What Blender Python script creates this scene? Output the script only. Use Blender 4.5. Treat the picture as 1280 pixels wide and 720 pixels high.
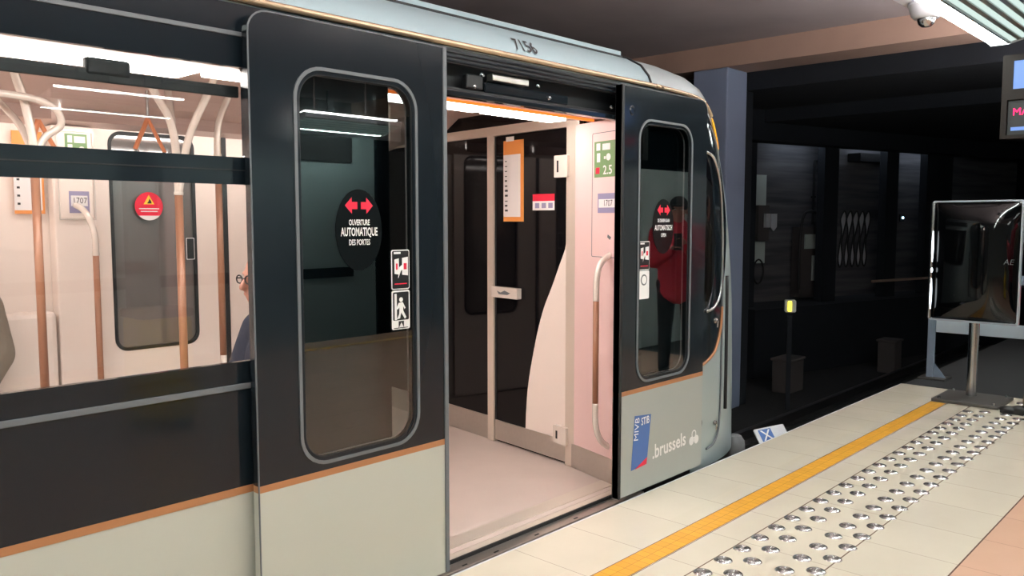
import bpy, bmesh, math, random
from math import sin, cos, pi, radians, sqrt, atan2
from mathutils import Vector, Matrix
random.seed(7)
for o in list(bpy.data.objects): bpy.data.objects.remove(o)
SC = bpy.context.scene
COL = SC.collection

# ------------------------------------------------------------------ camera
F_PX = 1035.0
YAW = math.atan2(963, F_PX); PITCH = math.atan2(86, F_PX)
cd = bpy.data.cameras.new('camera'); cam = bpy.data.objects.new('camera', cd); COL.objects.link(cam)
cd.sensor_width = 36.0; cd.lens = F_PX / 1280 * 36.0; cd.clip_start = .05; cd.clip_end = 200
fw = Vector((cos(YAW)*cos(PITCH), sin(YAW)*cos(PITCH), -sin(PITCH)))
cam.location = (0, 0, 1.5); cam.rotation_euler = fw.to_track_quat('-Z', 'Y').to_euler()
SC.camera = cam
# ------------------------------------------------------------------ world, exposure, light levels
w = bpy.data.worlds.new('underground'); SC.world = w; w.use_nodes = True
w.node_tree.nodes['Background'].inputs[0].default_value = (.35, .45, .6, 1)
w.node_tree.nodes['Background'].inputs[1].default_value = .0006
SC.view_settings.view_transform = 'Standard'; SC.view_settings.look = 'None'
SC.view_settings.exposure = 0.6; SC.view_settings.gamma = 1.0
try: SC.view_settings.use_curve_mapping = False
except Exception: pass
L_PLATFORM = 37.0      # fluorescent luminaires over the platform
L_TRAIN = 14.5          # ceiling strip in the train
L_CAB = 3.0
SC.cycles.max_bounces = 8; SC.cycles.transparent_max_bounces = 16
SC.cycles.sample_clamp_indirect = 6.0
SC.cycles.caustics_reflective = False; SC.cycles.caustics_refractive = False

# ------------------------------------------------------------------ materials
def mat(name, col=(.8,.8,.8), rough=.5, metal=0., emit=None, es=0., coat=0., spec=None, noise=None, bump=None):
    m = bpy.data.materials.new(name); m.use_nodes = True
    nt = m.node_tree; b = nt.nodes['Principled BSDF']
    b.inputs['Base Color'].default_value = (*col, 1); b.inputs['Roughness'].default_value = rough
    b.inputs['Metallic'].default_value = metal
    if coat: b.inputs['Coat Weight'].default_value = coat; b.inputs['Coat Roughness'].default_value = .03
    if spec is not None: b.inputs['Specular IOR Level'].default_value = spec
    if emit: b.inputs['Emission Color'].default_value = (*emit, 1); b.inputs['Emission Strength'].default_value = es
    if noise:
        sc, amt = noise
        tc = nt.nodes.new('ShaderNodeTexCoord'); n = nt.nodes.new('ShaderNodeTexNoise'); n.inputs['Scale'].default_value = sc; n.inputs['Detail'].default_value = 4
        r = nt.nodes.new('ShaderNodeMapRange'); r.inputs[3].default_value = 1-amt; r.inputs[4].default_value = 1+amt
        mx = nt.nodes.new('ShaderNodeVectorMath'); mx.operation = 'SCALE'; mx.inputs[0].default_value = col
        nt.links.new(tc.outputs['Object'], n.inputs['Vector']); nt.links.new(n.outputs['Fac'], r.inputs[0]); nt.links.new(r.outputs[0], mx.inputs['Scale'])
        nt.links.new(mx.outputs[0], b.inputs['Base Color'])
    if bump:
        sc, st = bump
        tc = nt.nodes.new('ShaderNodeTexCoord'); n = nt.nodes.new('ShaderNodeTexNoise'); n.inputs['Scale'].default_value = sc
        bp = nt.nodes.new('ShaderNodeBump'); bp.inputs['Strength'].default_value = st; bp.inputs['Distance'].default_value = .01
        nt.links.new(tc.outputs['Object'], n.inputs['Vector']); nt.links.new(n.outputs['Fac'], bp.inputs['Height']); nt.links.new(bp.outputs[0], b.inputs['Normal'])
    return m
def glass(name, tint=(1,1,1), ior=1.5, mult=1.0):
    m = bpy.data.materials.new(name); m.use_nodes = True; nt = m.node_tree; nt.nodes.clear()
    out = nt.nodes.new('ShaderNodeOutputMaterial'); mx = nt.nodes.new('ShaderNodeMixShader')
    t = nt.nodes.new('ShaderNodeBsdfTransparent'); t.inputs[0].default_value = (*tint, 1)
    g = nt.nodes.new('ShaderNodeBsdfGlossy'); g.inputs['Roughness'].default_value = .01; g.inputs[0].default_value = (.93, 1, 1, 1)
    fr = nt.nodes.new('ShaderNodeFresnel'); ge = nt.nodes.new('ShaderNodeNewGeometry'); mr = nt.nodes.new('ShaderNodeMapRange')
    mr.inputs[3].default_value = ior; mr.inputs[4].default_value = 1/ior      # same reflectance on both faces of a pane
    nt.links.new(ge.outputs['Backfacing'], mr.inputs[0]); nt.links.new(mr.outputs[0], fr.inputs[0])
    mm = nt.nodes.new('ShaderNodeMath'); mm.operation = 'MULTIPLY'; mm.inputs[1].default_value = mult; mm.use_clamp = True
    nt.links.new(fr.outputs[0], mm.inputs[0]); nt.links.new(mm.outputs[0], mx.inputs[0])
    nt.links.new(t.outputs[0], mx.inputs[1]); nt.links.new(g.outputs[0], mx.inputs[2]); nt.links.new(mx.outputs[0], out.inputs[0])
    return m
def emis(name, col, s): return mat(name, (0,0,0), .5, emit=col, es=s)

M = {}
M['black'] = mat('black_paint', (.009,.014,.019), .09, spec=.42)
M['black_leaf'] = mat('black_leaf_paint', (.010,.015,.020), .11, spec=.45)
M['matteblack'] = mat('matte_black', (.008,.009,.011), .6)
M['rubber'] = mat('rubber', (.010,.011,.013), .55)
M['greyrubber'] = mat('grey_rubber', (.13,.145,.16), .5)
M['silver'] = mat('silver_paint', (.40,.44,.43), .34, metal=.3)  # dimmer copy of the lower side paint
M['silver2'] = mat('silver_roof_paint', (.33,.46,.50), .33, metal=.2)
M['silver3'] = mat('silver_nose_paint', (.36,.44,.455), .3, metal=.3)
M['nosegrey'] = mat('grey_cover_plastic', (.16,.17,.175), .5)
M['floordark'] = mat('dark_end_floor', (.022,.024,.027), .7)
M['palerail'] = mat('pale_blue_enamel', (.70,.84,.95), .4)
M['framepale'] = mat('pale_frame_metal', (.50,.58,.66), .35, metal=.4)
M['white_low'] = mat('pale_grey_paint', (.50,.52,.47), .35, metal=.1)  # lit copy of the same silver lower paint
M['copper'] = mat('copper_paint', (.42,.19,.085), .4, metal=.1)
M['gold'] = mat('bronze_trim', (.55,.42,.28), .25, metal=.7)
M['cream'] = mat('cream_wall_panel', (.86,.77,.71), .4)
M['pinkcream'] = mat('door_surround_panel', (.82,.60,.59), .4)
M['ceilpanel'] = mat('train_ceiling_panel', (.60,.46,.42), .4)
M['trainfloor'] = mat('train_floor', (.62,.52,.47), .33, noise=(6,.06))
M['steel'] = mat('brushed_steel', (.55,.52,.48), .3, metal=.9, noise=(40,.06))
M['steelcool'] = mat('steel_pole', (.5,.5,.5), .25, metal=1.)
M['aluframe'] = mat('champagne_frame', (.70,.62,.54), .35, metal=.4)
M['polewhite'] = mat('cream_pole_paint', (.78,.72,.66), .25, metal=.2)
M['polecopper'] = mat('copper_grip', (.36,.17,.10), .35, metal=.1)
M['orange'] = mat('orange_strap', (.80,.30,.14), .5)
M['darkglass'] = mat('dark_partition_glass', (.003,.003,.004), .04, spec=.2)
M['farglass'] = glass('far_door_glass', (.25,.26,.25), 1.6, 1.3)
M['glass'] = glass('train_window_glass', (.93,.95,.95), 1.45, .8)
M['doorglass'] = glass('door_leaf_glass', (.60,.66,.66), 1.75, 1.2)
M['white'] = mat('white_print', (.85,.85,.85), .5)
M['paper'] = mat('white_paper', (.82,.80,.80), .5)
M['red'] = mat('red_print', (.80,.02,.06), .45)
M['orangeprint'] = mat('orange_print', (.85,.33,.08), .5)
M['green'] = mat('green_print', (.18,.32,.14), .5)
M['lilac'] = mat('lilac_print', (.30,.28,.45), .5)
M['blackprint'] = mat('black_print', (.01,.012,.014), .35)
M['yellowprint'] = mat('yellow_print', (.9,.6,.05), .5)
M['blueprint'] = mat('blue_print', (.06,.15,.42), .4)
M['stickerdark'] = mat('dark_sticker_film', (.004,.006,.007), .2, spec=.22)
M['ledorange'] = emis('amber_led_strip', (1,.17,.02), 1.1)
M['ledred'] = emis('red_led', (1,.0,.08), 3)
M['screen'] = emis('blue_screen', (.22,.42,1.), .62)
M['tube_train'] = emis('train_ceiling_light', (1,.90,.84), L_TRAIN)
M['tube'] = emis('fluorescent_tube_light', (.90,1,.93), L_PLATFORM)
M['tube_cove'] = emis('train_cove_light', (1,.90,.84), L_TRAIN*1.15)
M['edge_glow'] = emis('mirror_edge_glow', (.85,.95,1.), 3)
M['tube_wash'] = emis('wall_wash_tube', (.85,1,.97), 10)
M['tube_louvre'] = emis('fluorescent_louvre_glow', (.80,1,.93), .58)
M['tube_up'] = emis('fluorescent_uplight', (1,.92,.9), L_PLATFORM*.95)
M['amberlamp'] = mat('amber_marker_lens', (.8,.35,.02), .2, emit=(1,.4,.02), es=.5)
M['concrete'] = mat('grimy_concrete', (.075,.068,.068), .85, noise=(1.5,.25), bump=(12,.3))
M['ceilconc'] = mat('station_ceiling_concrete', (.40,.35,.35), .85, noise=(1.2,.2))
M['beamconc'] = mat('brown_beam_concrete', (.50,.34,.27), .85, noise=(2,.12))
M['bluepillar'] = mat('blue_grey_pillar_paint', (.28,.35,.5), .6, noise=(2,.1))
M['tunnel'] = mat('sooty_concrete', (.008,.012,.018), .9, noise=(2,.3))  # dirty black, kept near-black to stand in for missing light
M['ballast'] = mat('sooty_track_bed', (.010,.012,.013), .95, noise=(18,.5), bump=(40,.8))  # near-black with grainy variation
M['rail'] = mat('rail_steel', (.08,.08,.085), .4, metal=.8)
M['white_enamel'] = mat('white_enamel', (.62,.64,.68), .4)
M['louvre'] = mat('reflector_metal', (.25,.30,.29), .3, metal=.3)
M['bluegrey'] = mat('blue_grey_steel_paint', (.28,.36,.46), .5)
M['darkplate'] = mat('dark_steel_plate', (.10,.095,.09), .45, metal=.5)
M['brownhousing'] = mat('brown_grey_housing', (.02,.016,.015), .7, spec=.15)
M['yellowbin'] = mat('yellow_enamel', (.75,.55,.03), .4)
M['stationwall'] = mat('station_wall_panels', (.55,.64,.62), .5)
M['skin'] = mat('skin', (.50,.25,.19), .5)
M['beigecoat'] = mat('beige_quilted_cloth', (.22,.19,.15), .85, bump=(30,.5))
M['navy'] = mat('navy_cloth', (.02,.025,.045), .85)
M['redjacket'] = mat('red_jacket_cloth', (.62,.03,.06), .75, bump=(25,.4))
M['darkcloth'] = mat('dark_trouser_cloth', (.015,.016,.02), .9)
M['khaki'] = mat('khaki_cloth', (.16,.13,.08), .9)
M['shoe'] = mat('black_shoe_leather', (.01,.01,.01), .5)
M['hair'] = mat('dark_hair', (.02,.014,.01), .7)
M['greyhair'] = mat('thin_grey_hair', (.35,.30,.27), .8)
M['lampyellow'] = emis('yellow_signal_lamp', (1,.85,.05), 2.2)
M['tube_tunnel'] = emis('dim_tunnel_tube', (.75,.85,1.), 7.0)
M['lampblue'] = emis('pale_blue_lamp', (.5,.8,1.), 3.)

def tile_material():
    m = bpy.data.materials.new('platform_tiles'); m.use_nodes = True; nt = m.node_tree; N = nt.nodes; Lk = nt.links
    b = N['Principled BSDF']; geo = N.new('ShaderNodeNewGeometry'); sp = N.new('ShaderNodeSeparateXYZ'); Lk.new(geo.outputs['Position'], sp.inputs[0])
    def math_(op, a, c=None, d=None):
        n = N.new('ShaderNodeMath'); n.operation = op
        for i, v in enumerate((a, c, d)):
            if v is None: continue
            if isinstance(v, (int, float)): n.inputs[i].default_value = v
            else: Lk.new(v, n.inputs[i])
        return n.outputs[0]
    X, Y = sp.outputs[0], sp.outputs[1]
    def line(v, off, per, wd):
        f = math_('FRACT', math_('DIVIDE', math_('SUBTRACT', v, off), per))
        dd = math_('MULTIPLY', math_('MINIMUM', f, math_('SUBTRACT', 1, f)), per)
        return math_('LESS_THAN', dd, wd/2)
    def at(v, c, wd): return math_('LESS_THAN', math_('ABSOLUTE', math_('SUBTRACT', v, c)), wd/2)
    jx = line(X, 2.687, .398, .0035)
    jx = math_('MULTIPLY', jx, .55)
    edges = None
    for c, wd in ((1.77,.006), (1.36,.006), (.955,.007), (2.06,.004), (1.935,.004)):
        e = at(Y, c, wd); edges = e if edges is None else math_('MAXIMUM', edges, e)
    jy = math_('MULTIPLY', line(Y, .955, .4, .0035), math_('LESS_THAN', Y, .95))
    j = math_('MAXIMUM', math_('MAXIMUM', jx, edges), jy)
    n1 = N.new('ShaderNodeTexNoise'); n1.inputs['Scale'].default_value = 2.2; n1.inputs['Detail'].default_value = 5; Lk.new(geo.outputs['Position'], n1.inputs['Vector'])
    cr = N.new('ShaderNodeMapRange'); Lk.new(n1.outputs['Fac'], cr.inputs[0]); cr.inputs[3].default_value = .90; cr.inputs[4].default_value = 1.07
    # per-tile variation
    cx = math_('FLOOR', math_('DIVIDE', math_('SUBTRACT', X, 2.687), .398)); cy = math_('FLOOR', math_('DIVIDE', math_('SUBTRACT', Y, .955), .405))
    wn = N.new('ShaderNodeTexWhiteNoise'); cb = N.new('ShaderNodeCombineXYZ'); Lk.new(cx, cb.inputs[0]); Lk.new(cy, cb.inputs[1]); Lk.new(cb.outputs[0], wn.inputs['Vector'])
    tv = math_('MULTIPLY_ADD', wn.outputs['Value'], .05, .975)
    k = math_('MULTIPLY', tv, cr.outputs[0])
    mc = N.new('ShaderNodeMix'); mc.data_type = 'RGBA'; Lk.new(math_('LESS_THAN', Y, .955), mc.inputs[0])
    mc.inputs[6].default_value = (.67,.615,.505,1); mc.inputs[7].default_value = (.66,.42,.30,1)
    sc = N.new('ShaderNodeVectorMath'); sc.operation = 'SCALE'; Lk.new(mc.outputs[2], sc.inputs[0]); Lk.new(k, sc.inputs['Scale'])
    mj = N.new('ShaderNodeMix'); mj.data_type = 'RGBA'; Lk.new(j, mj.inputs[0]); Lk.new(sc.outputs[0], mj.inputs[6]); mj.inputs[7].default_value = (.16,.10,.08,1)
    Lk.new(mj.outputs[2], b.inputs['Base Color'])
    rr = N.new('ShaderNodeMapRange'); Lk.new(n1.outputs['Fac'], rr.inputs[0]); rr.inputs[3].default_value = .14; rr.inputs[4].default_value = .30; Lk.new(rr.outputs[0], b.inputs['Roughness'])
    b.inputs['Specular IOR Level'].default_value = .45
    return m
M['tiles'] = tile_material()
def yellow_material():
    m = bpy.data.materials.new('yellow_line_tiles'); m.use_nodes = True; nt = m.node_tree; N = nt.nodes; Lk = nt.links
    b = N['Principled BSDF']; geo = N.new('ShaderNodeNewGeometry')
    br = N.new('ShaderNodeTexBrick'); br.offset = 0; br.inputs['Scale'].default_value = 1
    br.inputs['Brick Width'].default_value = .052; br.inputs['Row Height'].default_value = .057; br.inputs['Mortar Size'].default_value = .0013
    br.inputs['Color1'].default_value = (.82,.42,.05,1); br.inputs['Color2'].default_value = (.74,.36,.045,1); br.inputs['Mortar'].default_value = (.45,.18,.03,1)
    mp = N.new('ShaderNodeMapping'); mp.inputs['Location'].default_value = (0, -1.9405, 0)
    Lk.new(geo.outputs['Position'], mp.inputs[0]); Lk.new(mp.outputs[0], br.inputs['Vector']); Lk.new(br.outputs['Color'], b.inputs['Base Color'])
    b.inputs['Roughness'].default_value = .35
    return m
M['yellow'] = yellow_material()
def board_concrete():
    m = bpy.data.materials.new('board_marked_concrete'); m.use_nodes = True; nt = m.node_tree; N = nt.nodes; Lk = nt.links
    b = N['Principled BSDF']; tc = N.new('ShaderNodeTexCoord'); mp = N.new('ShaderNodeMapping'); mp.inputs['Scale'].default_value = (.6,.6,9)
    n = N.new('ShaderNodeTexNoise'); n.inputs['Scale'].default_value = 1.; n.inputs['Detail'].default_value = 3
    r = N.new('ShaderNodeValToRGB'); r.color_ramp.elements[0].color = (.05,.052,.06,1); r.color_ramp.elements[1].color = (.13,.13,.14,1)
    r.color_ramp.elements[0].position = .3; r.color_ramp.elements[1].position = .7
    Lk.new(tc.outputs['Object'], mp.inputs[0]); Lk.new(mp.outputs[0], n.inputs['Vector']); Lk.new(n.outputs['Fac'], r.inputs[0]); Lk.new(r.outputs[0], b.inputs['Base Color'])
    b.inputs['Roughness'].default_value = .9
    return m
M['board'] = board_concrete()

# ------------------------------------------------------------------ mesh helpers
def new_bm(): return bmesh.new()
def obj(name, bm, m, parent=None, smooth=False, mods=None, loc=None):
    me = bpy.data.meshes.new(name)
    bmesh.ops.recalc_face_normals(bm, faces=bm.faces[:])
    bm.to_mesh(me); bm.free()
    me.materials.append(M[m] if isinstance(m, str) else m)
    if smooth:
        for p in me.polygons: p.use_smooth = True
    o = bpy.data.objects.new(name, me); COL.objects.link(o)
    if parent is not None:
        o.parent = parent
        if parent.type == 'EMPTY': o.location = -parent.location
    return o
def seto(bm, name, m, parent=None, smooth=False): return obj(name, bm, m, parent, smooth)
def autosmooth(o, deg=35):
    for p in o.data.polygons: p.use_smooth = True
    try: o.data.set_sharp_from_angle(angle=radians(deg))
    except Exception: pass
    return o
def box(bm, x0, x1, y0, y1, z0, z1, bev=0, mtx=None):
    r = bmesh.ops.create_cube(bm, size=1)
    vs = r['verts']
    for v in vs: v.co = Vector(((x0+x1)/2+v.co.x*abs(x1-x0), (y0+y1)/2+v.co.y*abs(y1-y0), (z0+z1)/2+v.co.z*abs(z1-z0)))
    if bev:
        es = list({e for v in vs for e in v.link_edges})
        rr = bmesh.ops.bevel(bm, geom=es, offset=bev, segments=2, affect='EDGES', profile=.5)
        vs = list({v for f in rr['faces'] for v in f.verts} | {v for v in vs if v.is_valid})
    if mtx is not None:
        bmesh.ops.transform(bm, matrix=mtx, verts=[v for v in vs if v.is_valid])
    return bm
def B(x0, x1, y0, y1, z0, z1, bev=0): return box(new_bm(), x0, x1, y0, y1, z0, z1, bev)
def tube(bm, pts, r, seg=12, closed=False, caps=True):
    pts = [Vector(p) for p in pts]; n = len(pts)
    rad = r if isinstance(r, (list, tuple)) else [r]*n
    rings = []; up = None
    for i, p in enumerate(pts):
        if closed: t = pts[(i+1) % n]-pts[i-1]
        else: t = pts[min(i+1, n-1)]-pts[max(i-1, 0)]
        t.normalize()
        if up is None:
            up = t.orthogonal().normalized()
        up = (up - t*up.dot(t)).normalized(); s = t.cross(up)
        rings.append([bm.verts.new(p+(up*cos(2*pi*k/seg)+s*sin(2*pi*k/seg))*rad[i]) for k in range(seg)])
    m = n if closed else n-1
    for i in range(m):
        a, b2 = rings[i], rings[(i+1) % n]
        for k in range(seg): bm.faces.new((a[k], a[(k+1) % seg], b2[(k+1) % seg], b2[k]))
    if caps and not closed:
        bm.faces.new(rings[0]); bm.faces.new(rings[-1])
    return bm
def smooth_path(pts, n=8):
    P = [Vector(p) for p in pts]; out = []
    for i in range(len(P)-1):
        p0, p1, p2, p3 = P[max(i-1,0)], P[i], P[i+1], P[min(i+2, len(P)-1)]
        for k in range(n):
            t = k/n
            out.append(.5*((2*p1)+(-p0+p2)*t+(2*p0-5*p1+4*p2-p3)*t*t+(-p0+3*p1-3*p2+p3)*t**3))
    out.append(P[-1]); return out
def rrect(x0, x1, z0, z1, r, seg=8):
    out = []
    rs = r if isinstance(r, (list, tuple)) else (r,)*4   # bl, br, tr, tl
    for (cx, cz, a0, q) in ((x0, z0, pi, 0), (x1, z0, 1.5*pi, 1), (x1, z1, 0, 2), (x0, z1, .5*pi, 3)):
        rr = rs[q]; sx = 1 if cx == x0 else -1; sz = 1 if cz == z0 else -1
        if rr <= 0: out.append((cx, cz)); continue
        for k in range(seg+1):
            a = a0+k/seg*pi/2
            out.append((cx+sx*rr+rr*cos(a), cz+sz*rr+rr*sin(a)))
    return out
def prism(bm, poly, frame, d0, d1):
    """poly (u,v) extruded between depths d0,d1; frame maps (u,v,d) to world"""
    a = [bm.verts.new(frame(u, v, d0)) for u, v in poly]; b2 = [bm.verts.new(frame(u, v, d1)) for u, v in poly]
    n = len(poly)
    bm.faces.new(a); bm.faces.new(b2[::-1])
    for i in range(n): bm.faces.new((a[i], b2[i], b2[(i+1) % n], a[(i+1) % n]))
    return bm
def prism_hole(bm, outer, holes, frame, d0, d1):
    """panel with holes: triangle-filled front and back, with walls"""
    sides = []
    for d in (d0, d1):
        es = []; loops = []
        for lp in [outer]+holes:
            vs = [bm.verts.new(frame(u, v, d)) for u, v in lp]; loops.append(vs)
            for i in range(len(vs)): es.append(bm.edges.new((vs[i], vs[(i+1) % len(vs)])))
        bmesh.ops.triangle_fill(bm, edges=es, use_beauty=True, use_dissolve=False)
        sides.append(loops)
    for la, lb in zip(*sides):
        n = len(la)
        for i in range(n): bm.faces.new((la[i], la[(i+1) % n], lb[(i+1) % n], lb[i]))
    return bm
def ring(bm, outer, inner, frame, d0, d1):
    """same-count loops bridged"""
    n = len(outer); L = [[bm.verts.new(frame(u, v, d)) for u, v in lp] for lp in (outer, inner) for d in (d0, d1)]
    o0, o1, i0, i1 = L
    for i in range(n):
        j = (i+1) % n
        bm.faces.new((o0[i], o0[j], i0[j], i0[i])); bm.faces.new((o1[i], o1[j], i1[j], i1[i]))
        bm.faces.new((o0[i], o0[j], o1[j], o1[i])); bm.faces.new((i0[i], i0[j], i1[j], i1[i]))
    return bm
def lathe(bm, prof, seg=24, mtx=None):
    rings = []
    for r, z in prof:
        if r < 1e-5: rings.append([bm.verts.new((0,0,z))]); continue
        rings.append([bm.verts.new((r*cos(2*pi*k/seg), r*sin(2*pi*k/seg), z)) for k in range(seg)])
    for a, b2 in zip(rings, rings[1:]):
        if len(a) == 1 and len(b2) == 1: continue
        for k in range(seg):
            j = (k+1) % seg
            if len(a) == 1: bm.faces.new((a[0], b2[k], b2[j]))
            elif len(b2) == 1: bm.faces.new((a[k], a[j], b2[0]))
            else: bm.faces.new((a[k], a[j], b2[j], b2[k]))
    if mtx is not None: bmesh.ops.transform(bm, matrix=mtx, verts=bm.verts[:])
    return bm
def disc_poly(cu, cv, r, n=32, rv=None): return [(cu+r*cos(2*pi*k/n), cv+(rv or r)*sin(2*pi*k/n)) for k in range(n)]

def fy(y0):      # frame for a surface facing -y at y0: u=x, v=z, d = outwards (towards -y)
    return lambda u, v, d: Vector((u, y0-d, v))
def fx(x0):      # facing -x, u measured along -y
    return lambda u, v, d: Vector((x0-d, -u, v))
def faxis(origin, uvec, nvec):     # nvec = outward
    o = Vector(origin); uu = Vector(uvec).normalized(); nn = Vector(nvec).normalized()
    return lambda u, v, d: o+uu*u+Vector((0,0,v))+nn*d
_txt = {}
def text_on(name, s, frame, u, v, h, m, parent, d=.002, xs=1., bold=0., depth=.0006, align='CENTER', shear=0., rot=0., label=None):
    """text converted to mesh, laid on a frame; (u,v) = centre of the line, h = cap height"""
    cu = bpy.data.curves.new('txt', 'FONT'); cu.body = s; cu.align_x = align; cu.align_y = 'CENTER'; cu.size = h/.72; cu.offset = bold*h; cu.shear = shear; cu.resolution_u = 3
    to = bpy.data.objects.new('txt', cu); COL.objects.link(to)
    dg = bpy.context.evaluated_depsgraph_get(); me = bpy.data.meshes.new_from_object(to.evaluated_get(dg))
    bm = new_bm(); bm.from_mesh(me); bpy.data.objects.remove(to); bpy.data.meshes.remove(me); bpy.data.curves.remove(cu)
    c, sn = cos(rot), sin(rot)
    for q in bm.verts:
        a, b2 = q.co.x*xs, q.co.y
        q.co = frame(u+a*c-b2*sn, v+a*sn+b2*c, d+depth)
    me = bpy.data.meshes.new(name); bm.to_mesh(me); bm.free(); me.materials.append(M[m])
    o = bpy.data.objects.new(name, me); COL.objects.link(o)
    if parent is not None:
        o.parent = parent
        if parent.type == 'EMPTY': o.location = -parent.location
    if label: o['label'] = label
    return o
def decal(name, poly, frame, m, parent, d=.001, t=.0008):
    return obj(name, prism(new_bm(), poly, frame, d, d+t), m, parent)
def rect(u0, u1, v0, v1): return [(u0,v0),(u1,v0),(u1,v1),(u0,v1)]

def thing(name, label, cat, loc, group=None):
    o = bpy.data.objects.new(name, None); COL.objects.link(o); o.location = loc; o.empty_display_size = .1
    o['label'] = label; o['category'] = cat
    if group: o['group'] = group
    return o
def tag(o, label, cat, group=None):
    o['label'] = label; o['category'] = cat
    if group: o['group'] = group
    return o
def struct(o, label=None):
    o['kind'] = 'structure'
    if label: o['label'] = label
    return o

# =================================================================== THE STATION SHELL
PE = 2.485                         # platform edge
struct(obj('floor', B(-9, 7.92, -3.6, PE, -.22, 0), 'tiles'), 'cream and peach tiled platform floor')
struct(obj('trim_1', B(-9, 7.92, PE, PE+.012, -.22, -.001), 'white_enamel'), 'pale platform edge nosing')
struct(obj('trim_2', B(-9, 7.28, 1.94, 2.055, 0, .0025), 'yellow'), 'yellow warning line along the platform edge')
struct(obj('floor_beyond', B(7.92, 13, -3.6, PE, -.22, -.012), 'floordark'), 'dark floor beyond the platform end')
struct(obj('wall_under_platform', B(-9, 13, PE-.25, PE-.15, -1.25, -.22), 'tunnel'))
struct(obj('track_bed', B(-9, 30, PE-.25, 12, -1.35, -1.2), 'ballast'), 'black track bed in the pit')
struct(obj('ceiling', B(-9, 10.3, -9.3, 9, 3.85, 4.05), 'ceilconc'), 'dim concrete station ceiling')
struct(obj('trim_3', B(10.3, 10.9, -9.3, 12, 3.55, 4.05), 'beamconc'), 'brown concrete cross beam under the ceiling')
struct(obj('trim_4', B(5.6, 6.2, -9.3, 9, 3.72, 3.85), 'ceilconc'), 'shallow concrete ceiling rib')
struct(obj('trim_5', B(10.9, 13.0, -9.3, 12, 3.30, 3.9), 'tunnel'), 'dark lintel behind the cross beam')
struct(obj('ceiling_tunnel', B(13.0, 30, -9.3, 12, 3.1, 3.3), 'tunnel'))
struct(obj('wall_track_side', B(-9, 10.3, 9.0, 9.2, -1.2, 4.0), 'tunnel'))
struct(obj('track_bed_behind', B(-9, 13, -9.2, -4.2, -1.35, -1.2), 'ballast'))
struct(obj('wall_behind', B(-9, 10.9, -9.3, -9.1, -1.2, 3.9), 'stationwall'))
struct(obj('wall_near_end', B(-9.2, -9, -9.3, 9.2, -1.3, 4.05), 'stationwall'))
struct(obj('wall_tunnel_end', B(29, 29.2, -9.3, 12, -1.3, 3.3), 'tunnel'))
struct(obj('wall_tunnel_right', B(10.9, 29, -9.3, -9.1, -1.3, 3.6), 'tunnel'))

struct(obj('trim_8', B(-9, 7.92, -3.17, -3.06, 0, .0025), 'yellow'), 'yellow warning line along the opposite platform edge')
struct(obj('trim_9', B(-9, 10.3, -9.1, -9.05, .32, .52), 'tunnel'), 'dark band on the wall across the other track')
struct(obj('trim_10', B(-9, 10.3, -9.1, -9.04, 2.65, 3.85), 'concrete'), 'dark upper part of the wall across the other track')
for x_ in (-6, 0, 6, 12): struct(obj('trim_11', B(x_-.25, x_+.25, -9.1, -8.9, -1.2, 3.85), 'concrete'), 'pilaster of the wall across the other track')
struct(obj('wall_end_cabin', B(7.95, 12.5, -3.2, -.45, -.01, 2.08), 'stationwall'), 'pale panelled cabin wall at the end of the platform')
# pillars between the tracks
def pillar(x0, x1, y0, y1, z0, z1, m, label, name='concrete_pillar'):
    bm = B(x0, x1, y0, y1, z0, z1, .02)
    o = obj(name, bm, m); return tag(o, label, 'pillar')
pillar(10.32, 10.88, 5.62, 6.15, -1.2, 3.55, 'bluepillar', 'blue-grey painted pillar rising behind the train nose to the brown beam')
pillar(10.9, 11.12, 5.64, 6.2, -1.2, 3.3, 'tunnel', 'soot-black pillar standing just behind the blue-grey pillar')

# far recess wall (A -> B)
WA = Vector((13.9, 7.08, 0)); WU = Vector((.964, -.264, 0)).normalized(); WN = Vector((-.264, -.964, 0)).normalized()
fw_ = faxis(WA, WU, WN)
def wbox(bm, u0, u1, v0, v1, d0, d1): return prism(bm, rect(u0, u1, v0, v1), fw_, d0, d1)
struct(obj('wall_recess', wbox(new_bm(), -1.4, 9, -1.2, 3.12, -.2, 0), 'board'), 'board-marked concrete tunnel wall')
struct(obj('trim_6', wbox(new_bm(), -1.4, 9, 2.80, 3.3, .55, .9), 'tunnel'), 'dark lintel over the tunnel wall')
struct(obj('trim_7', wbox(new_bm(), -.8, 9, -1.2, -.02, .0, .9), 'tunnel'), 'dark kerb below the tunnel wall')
for u0, u1, lab in ((-1.25,-.46,'black tunnel pillar nearest the blue-grey pillar'), (1.32,1.72,'black tunnel pillar between the grey cabinet and the graffiti'), (3.17,3.55,'black tunnel pillar between the graffiti and the tiny blue lamp'), (4.50,5.4,'black tunnel pillar half hidden by the mirror')):
    tag(obj('tunnel_pillar', wbox(new_bm(), u0, u1, -1.2, 2.83, .40, .56), 'tunnel'), lab, 'pillar')
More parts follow.
